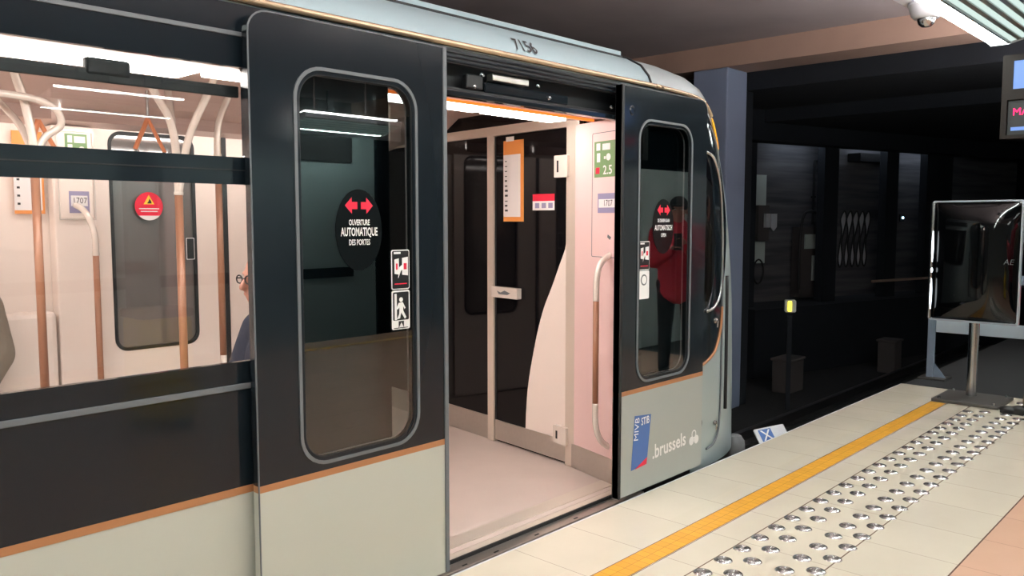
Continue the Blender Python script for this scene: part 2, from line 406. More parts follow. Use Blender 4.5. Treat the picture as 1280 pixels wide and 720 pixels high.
# equipment on that wall
t = thing('electrical_cabinet', 'grey electrical cabinet with looping cables on the dark tunnel wall', 'cabinet', tuple(fw_(1.4, 0, .15)))
obj('body', wbox(new_bm(), 1.10, 1.85, .05, 1.35, .05, .25), 'concrete', t)
obj('front_cover', wbox(new_bm(), 1.2, 1.75, .95, 1.22, .25, .28), 'stationwall', t)
obj('front_cover', wbox(new_bm(), 1.42, 1.62, .35, .82, .25, .28), 'stationwall', t)
obj('cable', tube(new_bm(), [fw_(u, v, .3) for u, v in [(p[0], p[1]) for p in smooth_path([(1.02,.2,0),(1.02,1.1,0),(1.1,1.55,0),(1.3,1.65,0),(1.55,1.55,0),(1.6,1.3,0)])]], .025, 8), 'matteblack', t)
obj('cable', tube(new_bm(), [fw_(1.65+.16*cos(a/12*pi), .35+.3*sin(a/12*pi), .3) for a in range(24)], .022, 8, closed=True), 'matteblack', t)
t = thing('conduit_pipe', 'thin dark conduit bending down the tunnel wall to the grey cabinet', 'pipe', tuple(fw_(1.7, 1.35, .03)))
obj('pipe_run', tube(new_bm(), [fw_(*p) for p in ((1.93,2.6,.03),(1.72,2.6,.03),(1.70,2.55,.03),(1.69,1.4,.03))], .022, 8), 'matteblack', t)
obj('pipe_clip', wbox(new_bm(), 1.66,1.74,1.9,1.94,.0,.06), 'matteblack', t)
t = thing('wall_phone_box', 'narrow pale phone box on the tunnel wall beside the black pillar', 'box', tuple(fw_(.2, 1, .05)))
obj('back_board', wbox(new_bm(), .03, .38, .7, 2.3, 0, .04), 'stationwall', t)
obj('box', wbox(new_bm(), .08, .36, 1.1, 1.75, .04, .14), 'concrete', t); obj('handset', wbox(new_bm(), .22, .32, 1.35, 1.6, .14, .2), 'white_enamel', t)
obj('cable', tube(new_bm(), [fw_(.2+.13*cos(a/10*pi), .55+.22*sin(a/10*pi), .06) for a in range(20)], .015, 8, closed=True), 'matteblack', t)
o = obj('wall_notice', prism(new_bm(), [(.55,1.36),(.63,1.28),(.71,1.36),(.71,1.6),(.55,1.6)], fw_, 0, .02), 'white_enamel'); tag(o, 'small pale pointed plate on the dark tunnel wall', 'sign')
t = thing('tunnel_lamp', 'tiny pale blue lamp on the tunnel wall near the mirror', 'lamp', tuple(fw_(4.52,1.53,.02)))
obj('base', wbox(new_bm(), 4.46,4.58,1.45,1.6,0,.04), 'matteblack', t); obj('bulb', prism(new_bm(), disc_poly(4.52,1.53,.025,12), fw_, .04, .06), 'lampblue', t)
for u_, lab in ((1.0,'dim tube lamp under the lintel above the grey cabinet'), (3.2,'dim tube lamp under the lintel above the graffiti'), (4.9,'dim tube lamp under the lintel beyond the graffiti')):
    t = thing('recess_lamp', lab, 'lamp', tuple(fw_(u_, 2.8, .6)))  # hidden lights added to brighten the dark tunnel wall
    obj('housing', wbox(new_bm(), u_-.6, u_+.6, 3.0, 3.05, .30, .42), 'matteblack', t)
    obj('tube', wbox(new_bm(), u_-.58, u_+.58, 2.97, 3.0, .33, .39), 'tube_tunnel', t)
tag(obj('wall_rail', wbox(new_bm(), 2.78, 4.62, .28, .325, .57, .62), 'beamconc'), 'thin yellowish rail along the foot of the tunnel wall', 'rail')
tag(obj('ceiling_duct', wbox(new_bm(), 2.7, 3.8, 2.62, 2.78, .02, .3), 'matteblack'), 'black duct hung under the lintel above the graffiti', 'duct')
# graffiti: five tall looping letters
g = thing('graffiti_tag', 'tall looping white and black graffiti letters on the tunnel wall', 'graffiti', tuple(fw_(3, .9, .0)))
for k in range(5):
    u = 2.58+k*.19
    pth = [(u+.02,1.60),(u+.10,1.66),(u+.15,1.50),(u+.08,1.25),(u+.02,1.0),(u+.06,.75),(u+.0,.55),(u-.07,.72),(u-.03,1.0),(u+.02,1.25),(u-.03,1.48)]
    pp = [(p.x, p.y) for p in smooth_path([(a, b2, 0) for a, b2 in pth]+[(pth[0][0], pth[0][1], 0)], 5)][:-1]
    L = obj('letter', prism(new_bm(), pp, fw_, .001, .004), 'white_enamel', g)
    obj('outline', tube(new_bm(), [fw_(a, b2, .006) for a, b2 in pp], .017, 6, closed=True), 'matteblack', L)
# signal lamp
t = thing('track_signal_lamp', 'small glowing yellow marker lamp with white surround in the dark tunnel', 'lamp', (11.1, 5.0, -.3))
fs = faxis((11.1, 5.0, 0), (.5,-.86,0), (-.86,-.5,0))
obj('housing', prism(new_bm(), rrect(-.075,.075,.20,.37,.02), fs, -.12, 0), 'white_enamel', t)
obj('lens', prism(new_bm(), rrect(-.035,.015,.215,.355,.01), fs, 0, .01), 'lampyellow', t)
obj('post', prism(new_bm(), rect(-.03,.03,-1.2,.15), fs, -.09, -.03), 'tunnel', t)
for yy, lab in ((3.2, 'dim steel rail nearest the platform'), (4.64, 'dim steel rail on the far side of the track')):
    prof = [(-.07,0),(.07,0),(.07,.02),(.015,.04),(.015,.12),(.035,.13),(.035,.16),(-.035,.16),(-.035,.13),(-.015,.12),(-.015,.04),(-.07,.02)]
    bm = new_bm(); prism(bm, prof, lambda u, v, d, y_=yy: Vector((d, y_+u, -1.2+v)), 5.6, 28.9)
    tag(obj('track_rail', bm, 'rail'), lab, 'rail')
# trackside clutter in the pit
for (x, y, z, sx, sy, sz, lab) in ((12.4,5.6,-1.2,.5,.3,.5,'dark trackside box low beneath the grey cabinet'), (15.2,5.0,-1.2,.35,.3,.55,'pale-edged trackside box in the gloom beyond the pit')):
    t = thing('trackside_box', lab, 'box', (x, y, z))
    obj('body', B(x-sx/2, x+sx/2, y-sy/2, y+sy/2, z, z+sz, .02), 'concrete', t)
    obj('lid', B(x-sx/2-.02, x+sx/2+.02, y-sy/2-.02, y+sy/2+.02, z+sz, z+sz+.04, .01), 'concrete', t)
# crossed marker plate next to the nose
t = thing('crossed_marker_board', 'small tilted board with a white cross beside the train nose', 'sign', (5.62, 2.72, -.5))
fm = faxis((5.62, 2.70, -.075), (.94, -.18, 0), (-.5,-.7,0))
def fmt(u, v, d):
    e = Vector((.955,-.05,-.07)); up = Vector((.38,.50,.42)).normalized(); n = Vector((-.2,-.5,.84)).normalized()
    return Vector((5.40, 2.60, -.02))+e*u+up*v+n*d
obj('board', prism(new_bm(), rrect(-.10,.34,-.07,.07,.01), fmt, -.01, 0), 'white_enamel', t)
pb = obj('cross_panel', prism(new_bm(), rect(-.05,.13,-.055,.055), fmt, 0, .002), 'blueprint', t)
bm = new_bm()
for s in (1, -1): prism(bm, [(-.03,-.045*s),(-.005,-.045*s),(.11,.045*s),(.085,.045*s)], fmt, .002, .004)
obj('cross', bm, 'white', pb)
obj('stake', B(5.5, 5.53, 2.63, 2.66, -1.2, -.06), 'tunnel', t)

# steel tactile studs
def stud_bm():
    return lathe(new_bm(), [(0,.0065),(.006,.0065),(.008,.004),(.011,.004),(.013,.0065),(.018,.0065),(.020,.004),(.023,.004),(.025,.0065),(.031,.0062),(.033,.004),(.036,.004),(.0385,.003),(.041,0)], 28)
st0 = autosmooth(obj('tactile_stud', stud_bm(), 'steelcool'), 50)
SL = 'round ribbed steel stud set in the cream tactile strip of the platform'
tag(st0, SL, 'stud', 'tactile studs along the platform edge')
first = True
for y, x0 in ((1.731, 3.053), (1.630, 3.130), (1.485, 3.136), (1.383, 3.044)):
    for k in range(-2, 28):
        x = x0+k*.1755
        if x > 7.87 or x < 2.75: continue
        if 7.24 < x < 7.86 and y > 1.51: continue
        o = st0 if first else st0.copy()
        if not first: COL.objects.link(o)
        first = False
        o.location = (x, y, 0); o.rotation_euler = (0, 0, random.random()*3)

# =================================================================== PLATFORM THINGS
# luminaires
def luminaire(x0, x1, yc, z, label, sd=1):
    t = thing('platform_luminaire', label, 'light', ((x0+x1)/2, yc, z), 'fluorescent luminaires over the platform')
    f = lambda u, v, d: Vector((d, yc+sd*u, z+v))
    obj('housing', prism(new_bm(), [(.14,.0),(.14,.07),(-.28,.13),(-.28,.085),(.035,.003)], f, x0, x1), 'white_enamel', t)
    obj('flat_diffuser', prism(new_bm(), [(.135,-.006),(.045,-.006),(.045,.0),(.135,.0)], f, x0+.02, x1-.02), 'tube', t)
    obj('divider', prism(new_bm(), [(.045,-.008),(.030,-.008),(.030,.004),(.045,.004)], f, x0+.01, x1-.01), 'louvre', t)
    sl_ = lambda u: .004+(.035-u)*.26
    for k in range(5):
        a = .024-k*.060; b2 = a-.036
        lv = obj('louvre_diffuser', prism(new_bm(), [(a,sl_(a)-.006),(b2,sl_(b2)-.006),(b2,sl_(b2)),(a,sl_(a))], f, x0+.02, x1-.02), 'tube_louvre', t)
        obj('reflector_blade', prism(new_bm(), [(b2,sl_(b2)-.012),(b2-.022,sl_(b2-.022)-.012),(b2-.022,sl_(b2-.022)),(b2,sl_(b2))], f, x0+.02, x1-.02), 'louvre', lv)
    obj('top_diffuser', prism(new_bm(), [(.10,.095),(-.24,.15),(-.24,.155),(.10,.10)], f, x0+.02, x1-.02), 'tube_up', t)  # unseen glow added on top to brighten the ceiling
    for xe in (x0-.006, x1): obj('end_plate', prism(new_bm(), [(.145,-.010),(.145,.075),(-.285,.14),(-.285,.075),(.035,-.010)], f, xe, xe+.006), 'white_enamel', t)
    for xe in (x0+.3, x1-.3): obj('hanger', tube(new_bm(), [(xe, yc, z+.1), (xe, yc, 3.85)], .012, 8), 'brownhousing', t)
    return t
for i, (a, b2) in enumerate(((-4.5,-3.0), (-2.1,-.6), (.3,1.8), (2.4,3.9), (4.45,5.98), (6.9,8.3), (8.8,10.2))):  # last two added out of view to brighten the far platform end
    luminaire(a, b2, 1.285, 2.60, ['white fluorescent luminaire beyond the near end of the row over the platform edge','white fluorescent luminaire behind the viewer over the platform edge','white fluorescent luminaire overhead beside the viewer near the platform edge','white fluorescent luminaire reflected above the open doorway','bright white fluorescent luminaire beside the dome camera over the platform','white fluorescent luminaire hidden behind the departure display','white fluorescent luminaire past the platform end beyond the mirror'][i])
for i, (a, b2) in enumerate(((-2.6,-1.1), (.2,1.7), (2.6,3.8), (5.0,6.3), (7.6,8.8))):
    luminaire(a, b2, -2.9, 2.50, ['white fluorescent luminaire at the near end of the row over the far platform half','white fluorescent luminaire of the far platform half behind the viewer','white fluorescent luminaire mirrored in the hopper window of the train','white fluorescent luminaire mirrored in the pane of the sliding leaf','white fluorescent luminaire at the far end of the row over the far platform half'][i], -1)
for i, xc in enumerate((-6.0, -2.0, 2.0, 6.0, 9.0)):  # unseen lights added to brighten the wall across the other track
    t = thing('wall_wash_light', ['wall washing tube light nearest the near end of the far track wall','second wall washing tube light from the near end of the far track wall','middle wall washing tube light of the far track wall','second wall washing tube light from the tunnel end of the far track wall','wall washing tube light nearest the tunnel mouth on the far track wall'][i], 'light', (xc, -8.0, 3.2), 'wall washing lights over the other track')
    obj('shield', prism(new_bm(), [(-7.86,3.02),(-7.84,3.02),(-7.84,3.4),(-8.2,3.4),(-8.2,3.38),(-7.86,3.38)], lambda u, v, d: Vector((d, u, v)), xc-1.6, xc+1.6), 'white_enamel', t)
    obj('tube', prism(new_bm(), rect(-7.90,-7.87,3.06,3.36), lambda u, v, d: Vector((d, u, v)), xc-1.55, xc+1.55), 'tube_wash', t)
    obj('hanger', tube(new_bm(), [(xc,-8.0,3.4),(xc,-8.0,3.85)], .015, 8), 'brownhousing', t)
# dome camera under a white plate
t = thing('dome_camera', 'white dome security camera with clear bubble under a white plate', 'camera', (5.02, 1.50, 2.70))
obj('mount_plate', B(4.75, 5.55, 1.45, 1.72, 2.75, 2.785, .008), 'white_enamel', t)
obj('hanger', tube(new_bm(), [(5.0,1.56,2.79),(5.0,1.56,3.85)], .015, 8), 'brownhousing', t)
Tm = Matrix.Translation((5.24, 1.59, 2.75)) @ Matrix.Scale(1.3,4)
autosmooth(obj('collar', lathe(new_bm(), [(0,0),(.075,0),(.078,-.01),(.072,-.02),(.064,-.055),(.052,-.068),(.03,-.07),(0,-.07)], 28, Tm), 'white_enamel', t))
autosmooth(obj('bubble', lathe(new_bm(), [(.038,-.068),(.037,-.08),(.032,-.093),(.02,-.104),(0,-.108)], 24, Tm), 'steelcool', t))
# display box at the right edge
t = thing('departure_display', 'brown-grey departure display with blue screen and red lettering', 'display', (5.5, 1.0, 2.2))
fd = fx(5.5)
U1 = -1.243
bm = new_bm(); prism_hole(bm, rect(U1, U1+.9, 1.965, 2.44), [rect(U1+.055, U1+.85, 2.245, 2.405), rect(U1+.03, U1+.87, 1.985, 2.185)], fd, -.03, 0)
obj('housing', bm, 'brownhousing', t)
obj('back_shell', prism(new_bm(), rect(U1+.005, U1+.895, 1.97, 2.435), fd, -.16, -.03), 'brownhousing', t)
obj('screen', prism(new_bm(), rect(U1+.055, U1+.85, 2.245, 2.405), fd, -.029, -.008), 'screen', t)
lp = obj('led_panel', prism(new_bm(), rect(U1+.03, U1+.87, 1.985, 2.185), fd, -.029, -.022), 'blackprint', t)
text_on('led_text', 'MA', fd, U1+.055, 2.115, .042, 'ledred', lp, d=-.021, align='LEFT', xs=1.0)
obj('lower_label', prism(new_bm(), rect(U1+.05, U1+.14, 2.01, 2.03), fd, -.021, -.018), 'screen', lp)
obj('hanger', tube(new_bm(), [(5.56,.8,2.43),(5.56,.8,3.85)], .02, 10), 'brownhousing', t)

# mirror on a pole
t = thing('driver_mirror', 'black framed platform mirror on a round steel pole', 'mirror', (7.56, 1.82, 0))
obj('base_plate', B(7.30, 7.80, 1.565, 2.06, .002, .028, .006), 'darkplate', t)
for bx, by in ((7.34,1.61),(7.34,2.01),(7.76,1.61),(7.76,2.01)): obj('bolt', lathe(new_bm(), [(0,.045),(.012,.042),(.014,.028),(0,.028)], 10, Matrix.Translation((bx,by,0))), 'steelcool', t)
autosmooth(obj('pole', tube(new_bm(), [(7.64,1.845,.028),(7.64,1.845,1.2)], .040, 24), 'steelcool', t))
fmi = fx(7.58)
uL, uR = -2.185, -1.515
def fmir(u, v, d):     # convex mirror face, tilt slightly
    k = (u-(uL+uR)/2)/((uR-uL)/2)
    return Vector((7.58-d-.0*v+.012*(v-1.1)*0, -u, v))
ob = rrect(uL, uR, .645, 1.655, .02); ib = rrect(uL+.014, uR-.014, .659, 1.641, .02)
obj('frame', ring(new_bm(), ob, ib, fmi, -.03, .012), 'framepale', t)
obj('back_board', prism(new_bm(), rrect(uL+.01, uR-.01, .655, 1.645, .02), fmi, -.028, -.02), 'bluegrey', t)
bm = new_bm(); NU, NV = 28, 28; g2 = []
for i in range(NU+1):
    row = []
    for j in range(NV+1):
        a, b2 = i/NU*2-1, j/NV*2-1
        bul = .07*(1-abs(a)**3.0)*(1-abs(b2)**6)+.002
        row.append(bm.verts.new(fmi((uL+uR)/2+a*(uR-uL-.03)/2, 1.15+b2*.49, bul-.014)))
    g2.append(row)
for i in range(NU):
    for j in range(NV): bm.faces.new((g2[i][j], g2[i+1][j], g2[i+1][j+1], g2[i][j+1]))
M['mirror'] = mat('dark_mirror', (.002,.0025,.003), .05, spec=.45)
autosmooth(obj('rounded_edge', tube(new_bm(), [fmi(uL+.004, z_, .006) for z_ in (.66,.9,1.15,1.4,1.64)], .018, 20), 'steelcool', t))  # chrome edge added to catch a highlight
mf = obj('mirror_face', bm, 'mirror', t, smooth=True)
text_on('lettering', 'AE', fmi, -1.60, 1.155, .045, 'greyrubber', mf, d=.035, shear=.2)
for z0_, z1_ in ((.74,1.00),(1.05,1.09),(1.14,1.40)): obj('edge_light', tube(new_bm(), [fmi(uL+.016, z0_+(z1_-z0_)*k/6, .024) for k in range(7)], [.003+.006*sin(pi*k/6) for k in range(7)], 10), 'edge_glow', t)  # glowing slivers stand in for the bright streak on the mirror edge
obj('clamp', B(7.60,7.68,1.79,1.90,1.0,1.06,.005), 'steelcool', t)
obj('clamp', B(7.60,7.68,1.79,1.90,.72,.78,.005), 'steelcool', t)
# barrier behind the mirror at the platform end
t = thing('end_barrier', 'blue-grey end-of-platform barrier behind the mirror', 'barrier', (8.45, 2.0, 0))
obj('post', B(8.42, 8.47, 2.37, 2.43, -.01, 1.02, .006), 'bluegrey', t)
obj('post', B(8.42, 8.47, 1.25, 1.31, -.01, 1.02, .006), 'bluegrey', t)
bm = new_bm(); prism(bm, [(-2.37,0),(-2.26,-.0),(-2.37,.14)], fx(8.44), -.012, .0); obj('gusset', bm, 'bluegrey', t)
obj('foot_plate', B(8.33, 8.56, 2.24, 2.48, -.012, .004, .003), 'darkplate', t)
obj('cross_rail', B(8.39, 8.42, 1.25, 2.35, .44, .56, .005), 'palerail', t)
obj('cross_rail', B(8.39, 8.42, 1.25, 2.35, .92, 1.0, .005), 'bluegrey', t)
obj('upright', B(8.42, 8.44, 2.24, 2.28, .45, .95), 'bluegrey', t)
for k in range(3):
    z = .50+k*.14
    obj('warning_board' if k != 1 else 'spacer_board', B(8.335,8.375,1.10,1.62,z,z+.11,.004), 'red' if k != 1 else 'white', t)
# yellow bin behind the viewer, mirrored in the train side
t = thing('litter_bin', 'yellow litter bin mirrored in the lower black side of the train', 'bin', (2.6, -.78, 0))
obj('body', B(2.42, 2.80, -.95, -.62, .06, .80, .03), 'yellowbin', t); obj('base', B(2.45,2.77,-.92,-.65,0,.06), 'matteblack', t)
obj('lid', B(2.41,2.81,-.96,-.61,.80,.86,.02), 'matteblack', t)

# =================================================================== THE TRAIN
BY = 2.56            # outer side plane
LY = 2.50            # door leaf outer plane
YC = 3.91; FARY = 5.26
XR = -3.0
train = thing('metro_train', 'black and silver metro train standing at the platform with its doors half open', 'train', (1.0, YC, -1.0))
FB = fy(BY)
# floor and shell
obj('train_floor', B(XR, 4.3, 2.66, 5.2, -.12, .0), 'trainfloor', train)
obj('door_sill', B(2.0, 3.8, 2.53, 2.60, -.10, -.012, .003), 'steel', train)
sl = obj('sill_step', B(2.0, 3.8, 2.605, 2.66, -.10, .0, .004), 'aluframe', train)
obj('sill_groove', B(2.0, 3.8, 2.598, 2.607, -.08, .004), 'rubber', train)
obj('sill_insert', B(2.0, 3.8, 2.70, 2.80, -.01, .0025), 'aluframe', train)
for x in (2.42, 2.62, 2.9, 3.2): obj('sill_drain', B(x, x+.03, 2.545, 2.553, -.0125, -.0105), 'matteblack', sl)
# body side (rear part) with window hole
ZB = .585
def body_piece(x0, x1):
    obj('lower_side_panel', B(x0, x1, BY, BY+.06, .03, ZB-.022), 'white_low', train)
    obj('skirt', B(x0, x1, BY+.02, BY+.06, -.5, .03), 'matteblack', train)
    obj('side_stripe', B(x0, x1, BY-.002, BY+.06, ZB-.022, ZB+.004), 'copper', train)
bm = new_bm(); WX0, WX1 = -.35, 1.465
body_piece(XR, 2.05)
prism_hole(bm, rect(XR, 2.05, ZB+.004, 2.205), [rrect(WX0, WX1, .99, 2.01, .02, 4), ], FB, -.02, 0)
obj('upper_side_panel', bm, 'black', train)
obj('waist_moulding', B(XR, 1.47, BY-.006, BY, .925, .945, .002), 'greyrubber', train)
obj('cantrail_moulding', B(XR, 1.47, BY-.005, BY, 2.10, 2.115, .002), 'greyrubber', train)  # grey strip stands in for a lighter reflection along the side
# window assembly
wn = obj('side_window', prism_hole(new_bm(), rrect(WX0, WX1, .99, 2.01, .02, 4), [rrect(WX0+.012, WX1-.008, 1.02, 1.615, .015, 4), rrect(WX0+.03, WX1-.025, 1.705, 2.0, .01, 4)], FB, -.018, .004), 'black', train)
obj('pane', B(WX0+.01, WX1-.005, BY+.012, BY+.018, 1.01, 1.62), 'glass', wn)
obj('pane', B(WX0+.02, WX1-.015, BY+.020, BY+.026, 1.70, 2.0), 'glass', wn)
obj('hopper_bar', B(WX0+.03, WX1-.025, BY+.03, BY+.045, 1.905, 1.942, .003), 'rubber', wn)
obj('hopper_latch', B(.955, 1.085, BY+.026, BY+.06, 1.925, 1.975, .008), 'rubber', wn)
obj('gasket_line', B(WX0+.02, WX1-.02, BY-.006, BY-.004, 1.66, 1.664), 'matteblack', wn)
# behind front doorway post + cab side
body_piece(3.75, 4.37)
obj('upper_side_panel', B(3.75, 4.37, BY, BY+.06, ZB+.004, 2.205), 'black', train)
# door header beam and mechanism
obj('header_beam', B(2.03, 3.77, BY-.0, BY+.03, 2.145, 2.205), 'rubber', train)
for k in range(3): obj('header_rib', B(2.03, 3.77, BY-.008, BY, 2.15+k*.018, 2.157+k*.018), 'black', train)
obj('header_rail', B(2.03, 3.77, BY-.01, BY+.03, 2.010, 2.035, .004), 'black', train)
obj('header_back', B(2.03, 3.77, BY+.09, BY+.10, 2.045, 2.2), 'matteblack', train)
mech = obj('door_mechanism', B(2.62, 3.2, BY+.04, BY+.085, 2.055, 2.10, .008), 'black', train)
obj('screw_spindle', tube(new_bm(), [(2.1,BY+.055,2.05),(3.7,BY+.055,2.05)], .010, 10), 'rubber', mech)
obj('carriage', B(2.66,2.90,BY+.03,BY+.07,2.11,2.14,.004), 'steel', mech)
obj('cable_clamp', B(2.50,2.60,BY+.03,BY+.06,2.06,2.12,.006), 'rubber', mech)
for x, z in ((2.36,2.10),(2.60,2.125),(2.55,2.07),(3.05,2.075),(3.55,2.08),(3.62,2.10),(2.97,2.12)):
    obj('bolt', lathe(new_bm(), [(0,.012),(.008,.010),(.010,0),(0,0)], 10, Matrix.Translation((x,BY+.04,z)) @ Matrix.Rotation(pi/2,4,'X')), 'steelcool', mech)
# jambs
for x0, x1 in ((1.99, 2.05), (3.75, 3.80)):
    obj('door_jamb', B(x0, x1, BY+.0, BY+.12, -.05, 2.2), 'rubber', train)

# ---- roof: section profile (inset from side, z)
PROF = [(0,2.205),(.004,2.235),(.02,2.275),(.07,2.335),(.16,2.385),(.30,2.425),(.55,2.46),(.9,2.475),(1.35,2.48)]
def roof_pts():
    return [(BY+d, z) for d, z in PROF]+[(FARY-d, z) for d, z in PROF[-2::-1]]
bm = new_bm(); rp = roof_pts()
A_ = [[bm.verts.new((x, y, z)) for y, z in rp] for x in (XR, 3.86)]
for i in range(len(rp)-1): bm.faces.new((A_[0][i], A_[0][i+1], A_[1][i+1], A_[1][i]))
autosmooth(obj('roof', bm, 'silver2', train), 40)
obj('roof_fairing', B(XR, 3.86, BY+.20, BY+.235, 2.40, 2.432, .004), 'silver2', train)
obj('roof_fairing_gap', B(XR, 3.85, BY+.185, BY+.2, 2.395, 2.404), 'rubber', train)
obj('far_side_wall', B(XR, 4.3, 5.2, FARY, -.3, 2.205), 'cream', train)
obj('rear_wall', B(XR-.05, XR, BY, FARY, -.3, 2.46), 'cream', train)
# ---- nose
TAB = [(-1.0,4.36,.90,.12),(-.6,4.36,1.1,.05),(-.2,4.36,1.19,.0),(.2,4.36,1.20,0),(.7,4.36,1.17,0),(1.1,4.36,1.12,0),(1.57,4.36,.97,0),(1.9,4.36,.77,0),(2.1,4.34,.64,0),(2.205,4.26,.65,0.0),(2.275,4.18,.70,.02),(2.335,4.08,.75,.07),(2.385,3.98,.72,.16),(2.425,3.92,.60,.30),(2.46,3.88,.42,.55),(2.475,3.865,.24,.9),(2.48,3.86,.05,1.35)]
def tabz(z):
    if z <= TAB[0][0]: return TAB[0][1:]
    for i in range(len(TAB)-1):
        if z <= TAB[i+1][0]:
            a, b2 = TAB[i], TAB[i+1]; t = (z-a[0])/(b2[0]-a[0])
            if a[0] < 2.0:   # cubic for smoothness
                p0 = TAB[max(i-1,0)]; p3 = TAB[min(i+2,len(TAB)-1)]
                r = []
                for c in (1,2,3):
                    m0 = (b2[c]-p0[c])/max(b2[0]-p0[0],1e-6)*(b2[0]-a[0]); m1 = (p3[c]-a[c])/max(p3[0]-a[0],1e-6)*(b2[0]-a[0])
                    r.append((2*t**3-3*t*t+1)*a[c]+(t**3-2*t*t+t)*m0+(-2*t**3+3*t*t)*b2[c]+(t**3-t*t)*m1)
                return tuple(r)
            return tuple(a[c]+(b2[c]-a[c])*t for c in (1,2,3))
    return TAB[-1][1:]
EN = 2/2.8
def nose(t, z):
    xs, A, d = tabz(z); W = 1.35-d
    return Vector((xs+A*max(sin(t),0)**EN, YC-W*max(cos(t),0)**EN if t <= pi/2 else YC+W*max(-cos(t),0)**EN, z))
def nose_x(x, z, off=.0):
    xs, A, d = tabz(z); W = 1.35-d
    if x <= xs: return Vector((x, YC-W-off, z))
    s = min((x-xs)/A, 1); st = s**(1/EN); t = math.asin(min(st,1)); p = nose(t, z)
    a, b2 = nose(max(t-.01,0), z), nose(t+.01, z); tg = (b2-a).normalized()
    n = Vector((tg.y, -tg.x, 0)); return p+n*off
bm = new_bm(); zs = [-.035,.03]+[.1+i*.1 for i in range(18)]+[1.85,1.9,1.95,2.0,2.05,2.1,2.15,2.205,2.235,2.275,2.335,2.385,2.425,2.46,2.475,2.48]
T = [pi*(i/56) for i in range(57)]
T = [((1-cos(a))/2)*pi*.5+a*.5 for a in T]
rows = []
for z in zs:
    xs, A, d = tabz(z); W = 1.35-d
    r = [bm.verts.new((3.86 if z > 2.2 else 4.33, YC-W, z))]+[bm.verts.new(nose(t, z)) for t in T]+[bm.verts.new((3.86 if z > 2.2 else 4.33, YC+W, z))]
    rows.append(r)
for a, b2 in zip(rows, rows[1:]):
    for i in range(len(a)-1):
        try: bm.faces.new((a[i], a[i+1], b2[i+1], b2[i]))
        except Exception: pass
bmesh.ops.remove_doubles(bm, verts=bm.verts[:], dist=.0005)
nz = autosmooth(obj('nose', bm, 'silver3', train), 50)
def nose_patch(name, zl, x0, x1, m, off, parent, n=14):
    bm = new_bm(); R = []
    for z, a, b2 in zip(zl, x0, x1):
        R.append([bm.verts.new(nose_x(a+(b2-a)*k/n, z, off)) for k in range(n+1)])
    for p, q in zip(R, R[1:]):
        for k in range(n): bm.faces.new((p[k], p[k+1], q[k+1], q[k]))
    o = obj(name, bm, m, parent, smooth=True)
    return o
zz = [.60,.615,.64,.67,.70,.76,.82,.87,.95,1.05,1.2,1.35,1.5,1.6,1.7,1.8,1.9,2.0,2.06,2.12,2.15]
xx = [4.37,4.46,4.54,4.60,4.63,4.67,4.695,4.705,4.715,4.73,4.77,4.80,4.81,4.79,4.76,4.725,4.675,4.605,4.55,4.48,4.39]
cabp = nose_patch('cab_side_panel', zz, [4.34]*len(zz), xx, 'black', .003, train)
bm = new_bm(); tube(bm, smooth_path([nose_x(x, z, .005) for z, x in zip(zz[:9], xx[:9])], 3), .009, 8); obj('curved_stripe', bm, 'copper', cabp, smooth=True)
obj('cab_door_seam', tube(new_bm(), smooth_path([nose_x(x, z, .006) for x, z in ((4.50,2.06),(4.60,1.95),(4.66,1.75),(4.70,1.5),(4.715,1.1),(4.715,.6),(4.71,.35),(4.70,.22),(4.67,.14),(4.61,.09),(4.52,.075))], 5), .006, 8), 'greyrubber', train, smooth=True)
obj('cab_handrail', tube(new_bm(), smooth_path([nose_x(x, z, q) for x, z, q in ((4.44,1.90,.01),(4.53,1.86,.02),(4.60,1.70,.03),(4.635,1.45,.03),(4.64,1.2,.03),(4.62,1.04,.03),(4.56,.96,.02),(4.48,.94,.01))], 5), .010, 10), 'steelcool', train, smooth=True)
nose_patch('cab_window', [1.0,1.04,1.1,1.4,1.7,1.8,1.86,1.88], [4.40]*8, [4.50,4.55,4.58,4.585,4.54,4.51,4.47,4.42], 'darkglass', .006, train)
obj('grab_slot', tube(new_bm(), [nose_x(4.80, z, .004) for z in (.28,.5,.7,.9,1.05,1.14)], .013, 10), 'matteblack', train, smooth=True)
# marker lamp, bronze cantrail strip
nose_patch('marker_lamp', [1.93,1.96,2.0,2.04,2.08,2.11], [4.645,4.63,4.60,4.57,4.545,4.53], [4.67,4.665,4.645,4.62,4.59,4.555], 'amberlamp', .008, train)
bm = new_bm(); tube(bm, smooth_path([(XR,BY-.006,2.222),(0,BY-.006,2.222),(3.6,BY-.006,2.222),(3.9,BY-.006,2.222),nose_x(4.15,2.217,.006),nose_x(4.30,2.208,.006),nose_x(4.42,2.19,.006),nose_x(4.50,2.15,.005),nose_x(4.54,2.12,.003)], 6), .014, 10)
obj('cantrail_strip', bm, 'gold', train, smooth=True)
obj('roof_joint', tube(new_bm(), [(3.86, BY+d-.003, z+.002) for d, z in PROF[1:]], .007, 8), 'rubber', train, smooth=True)
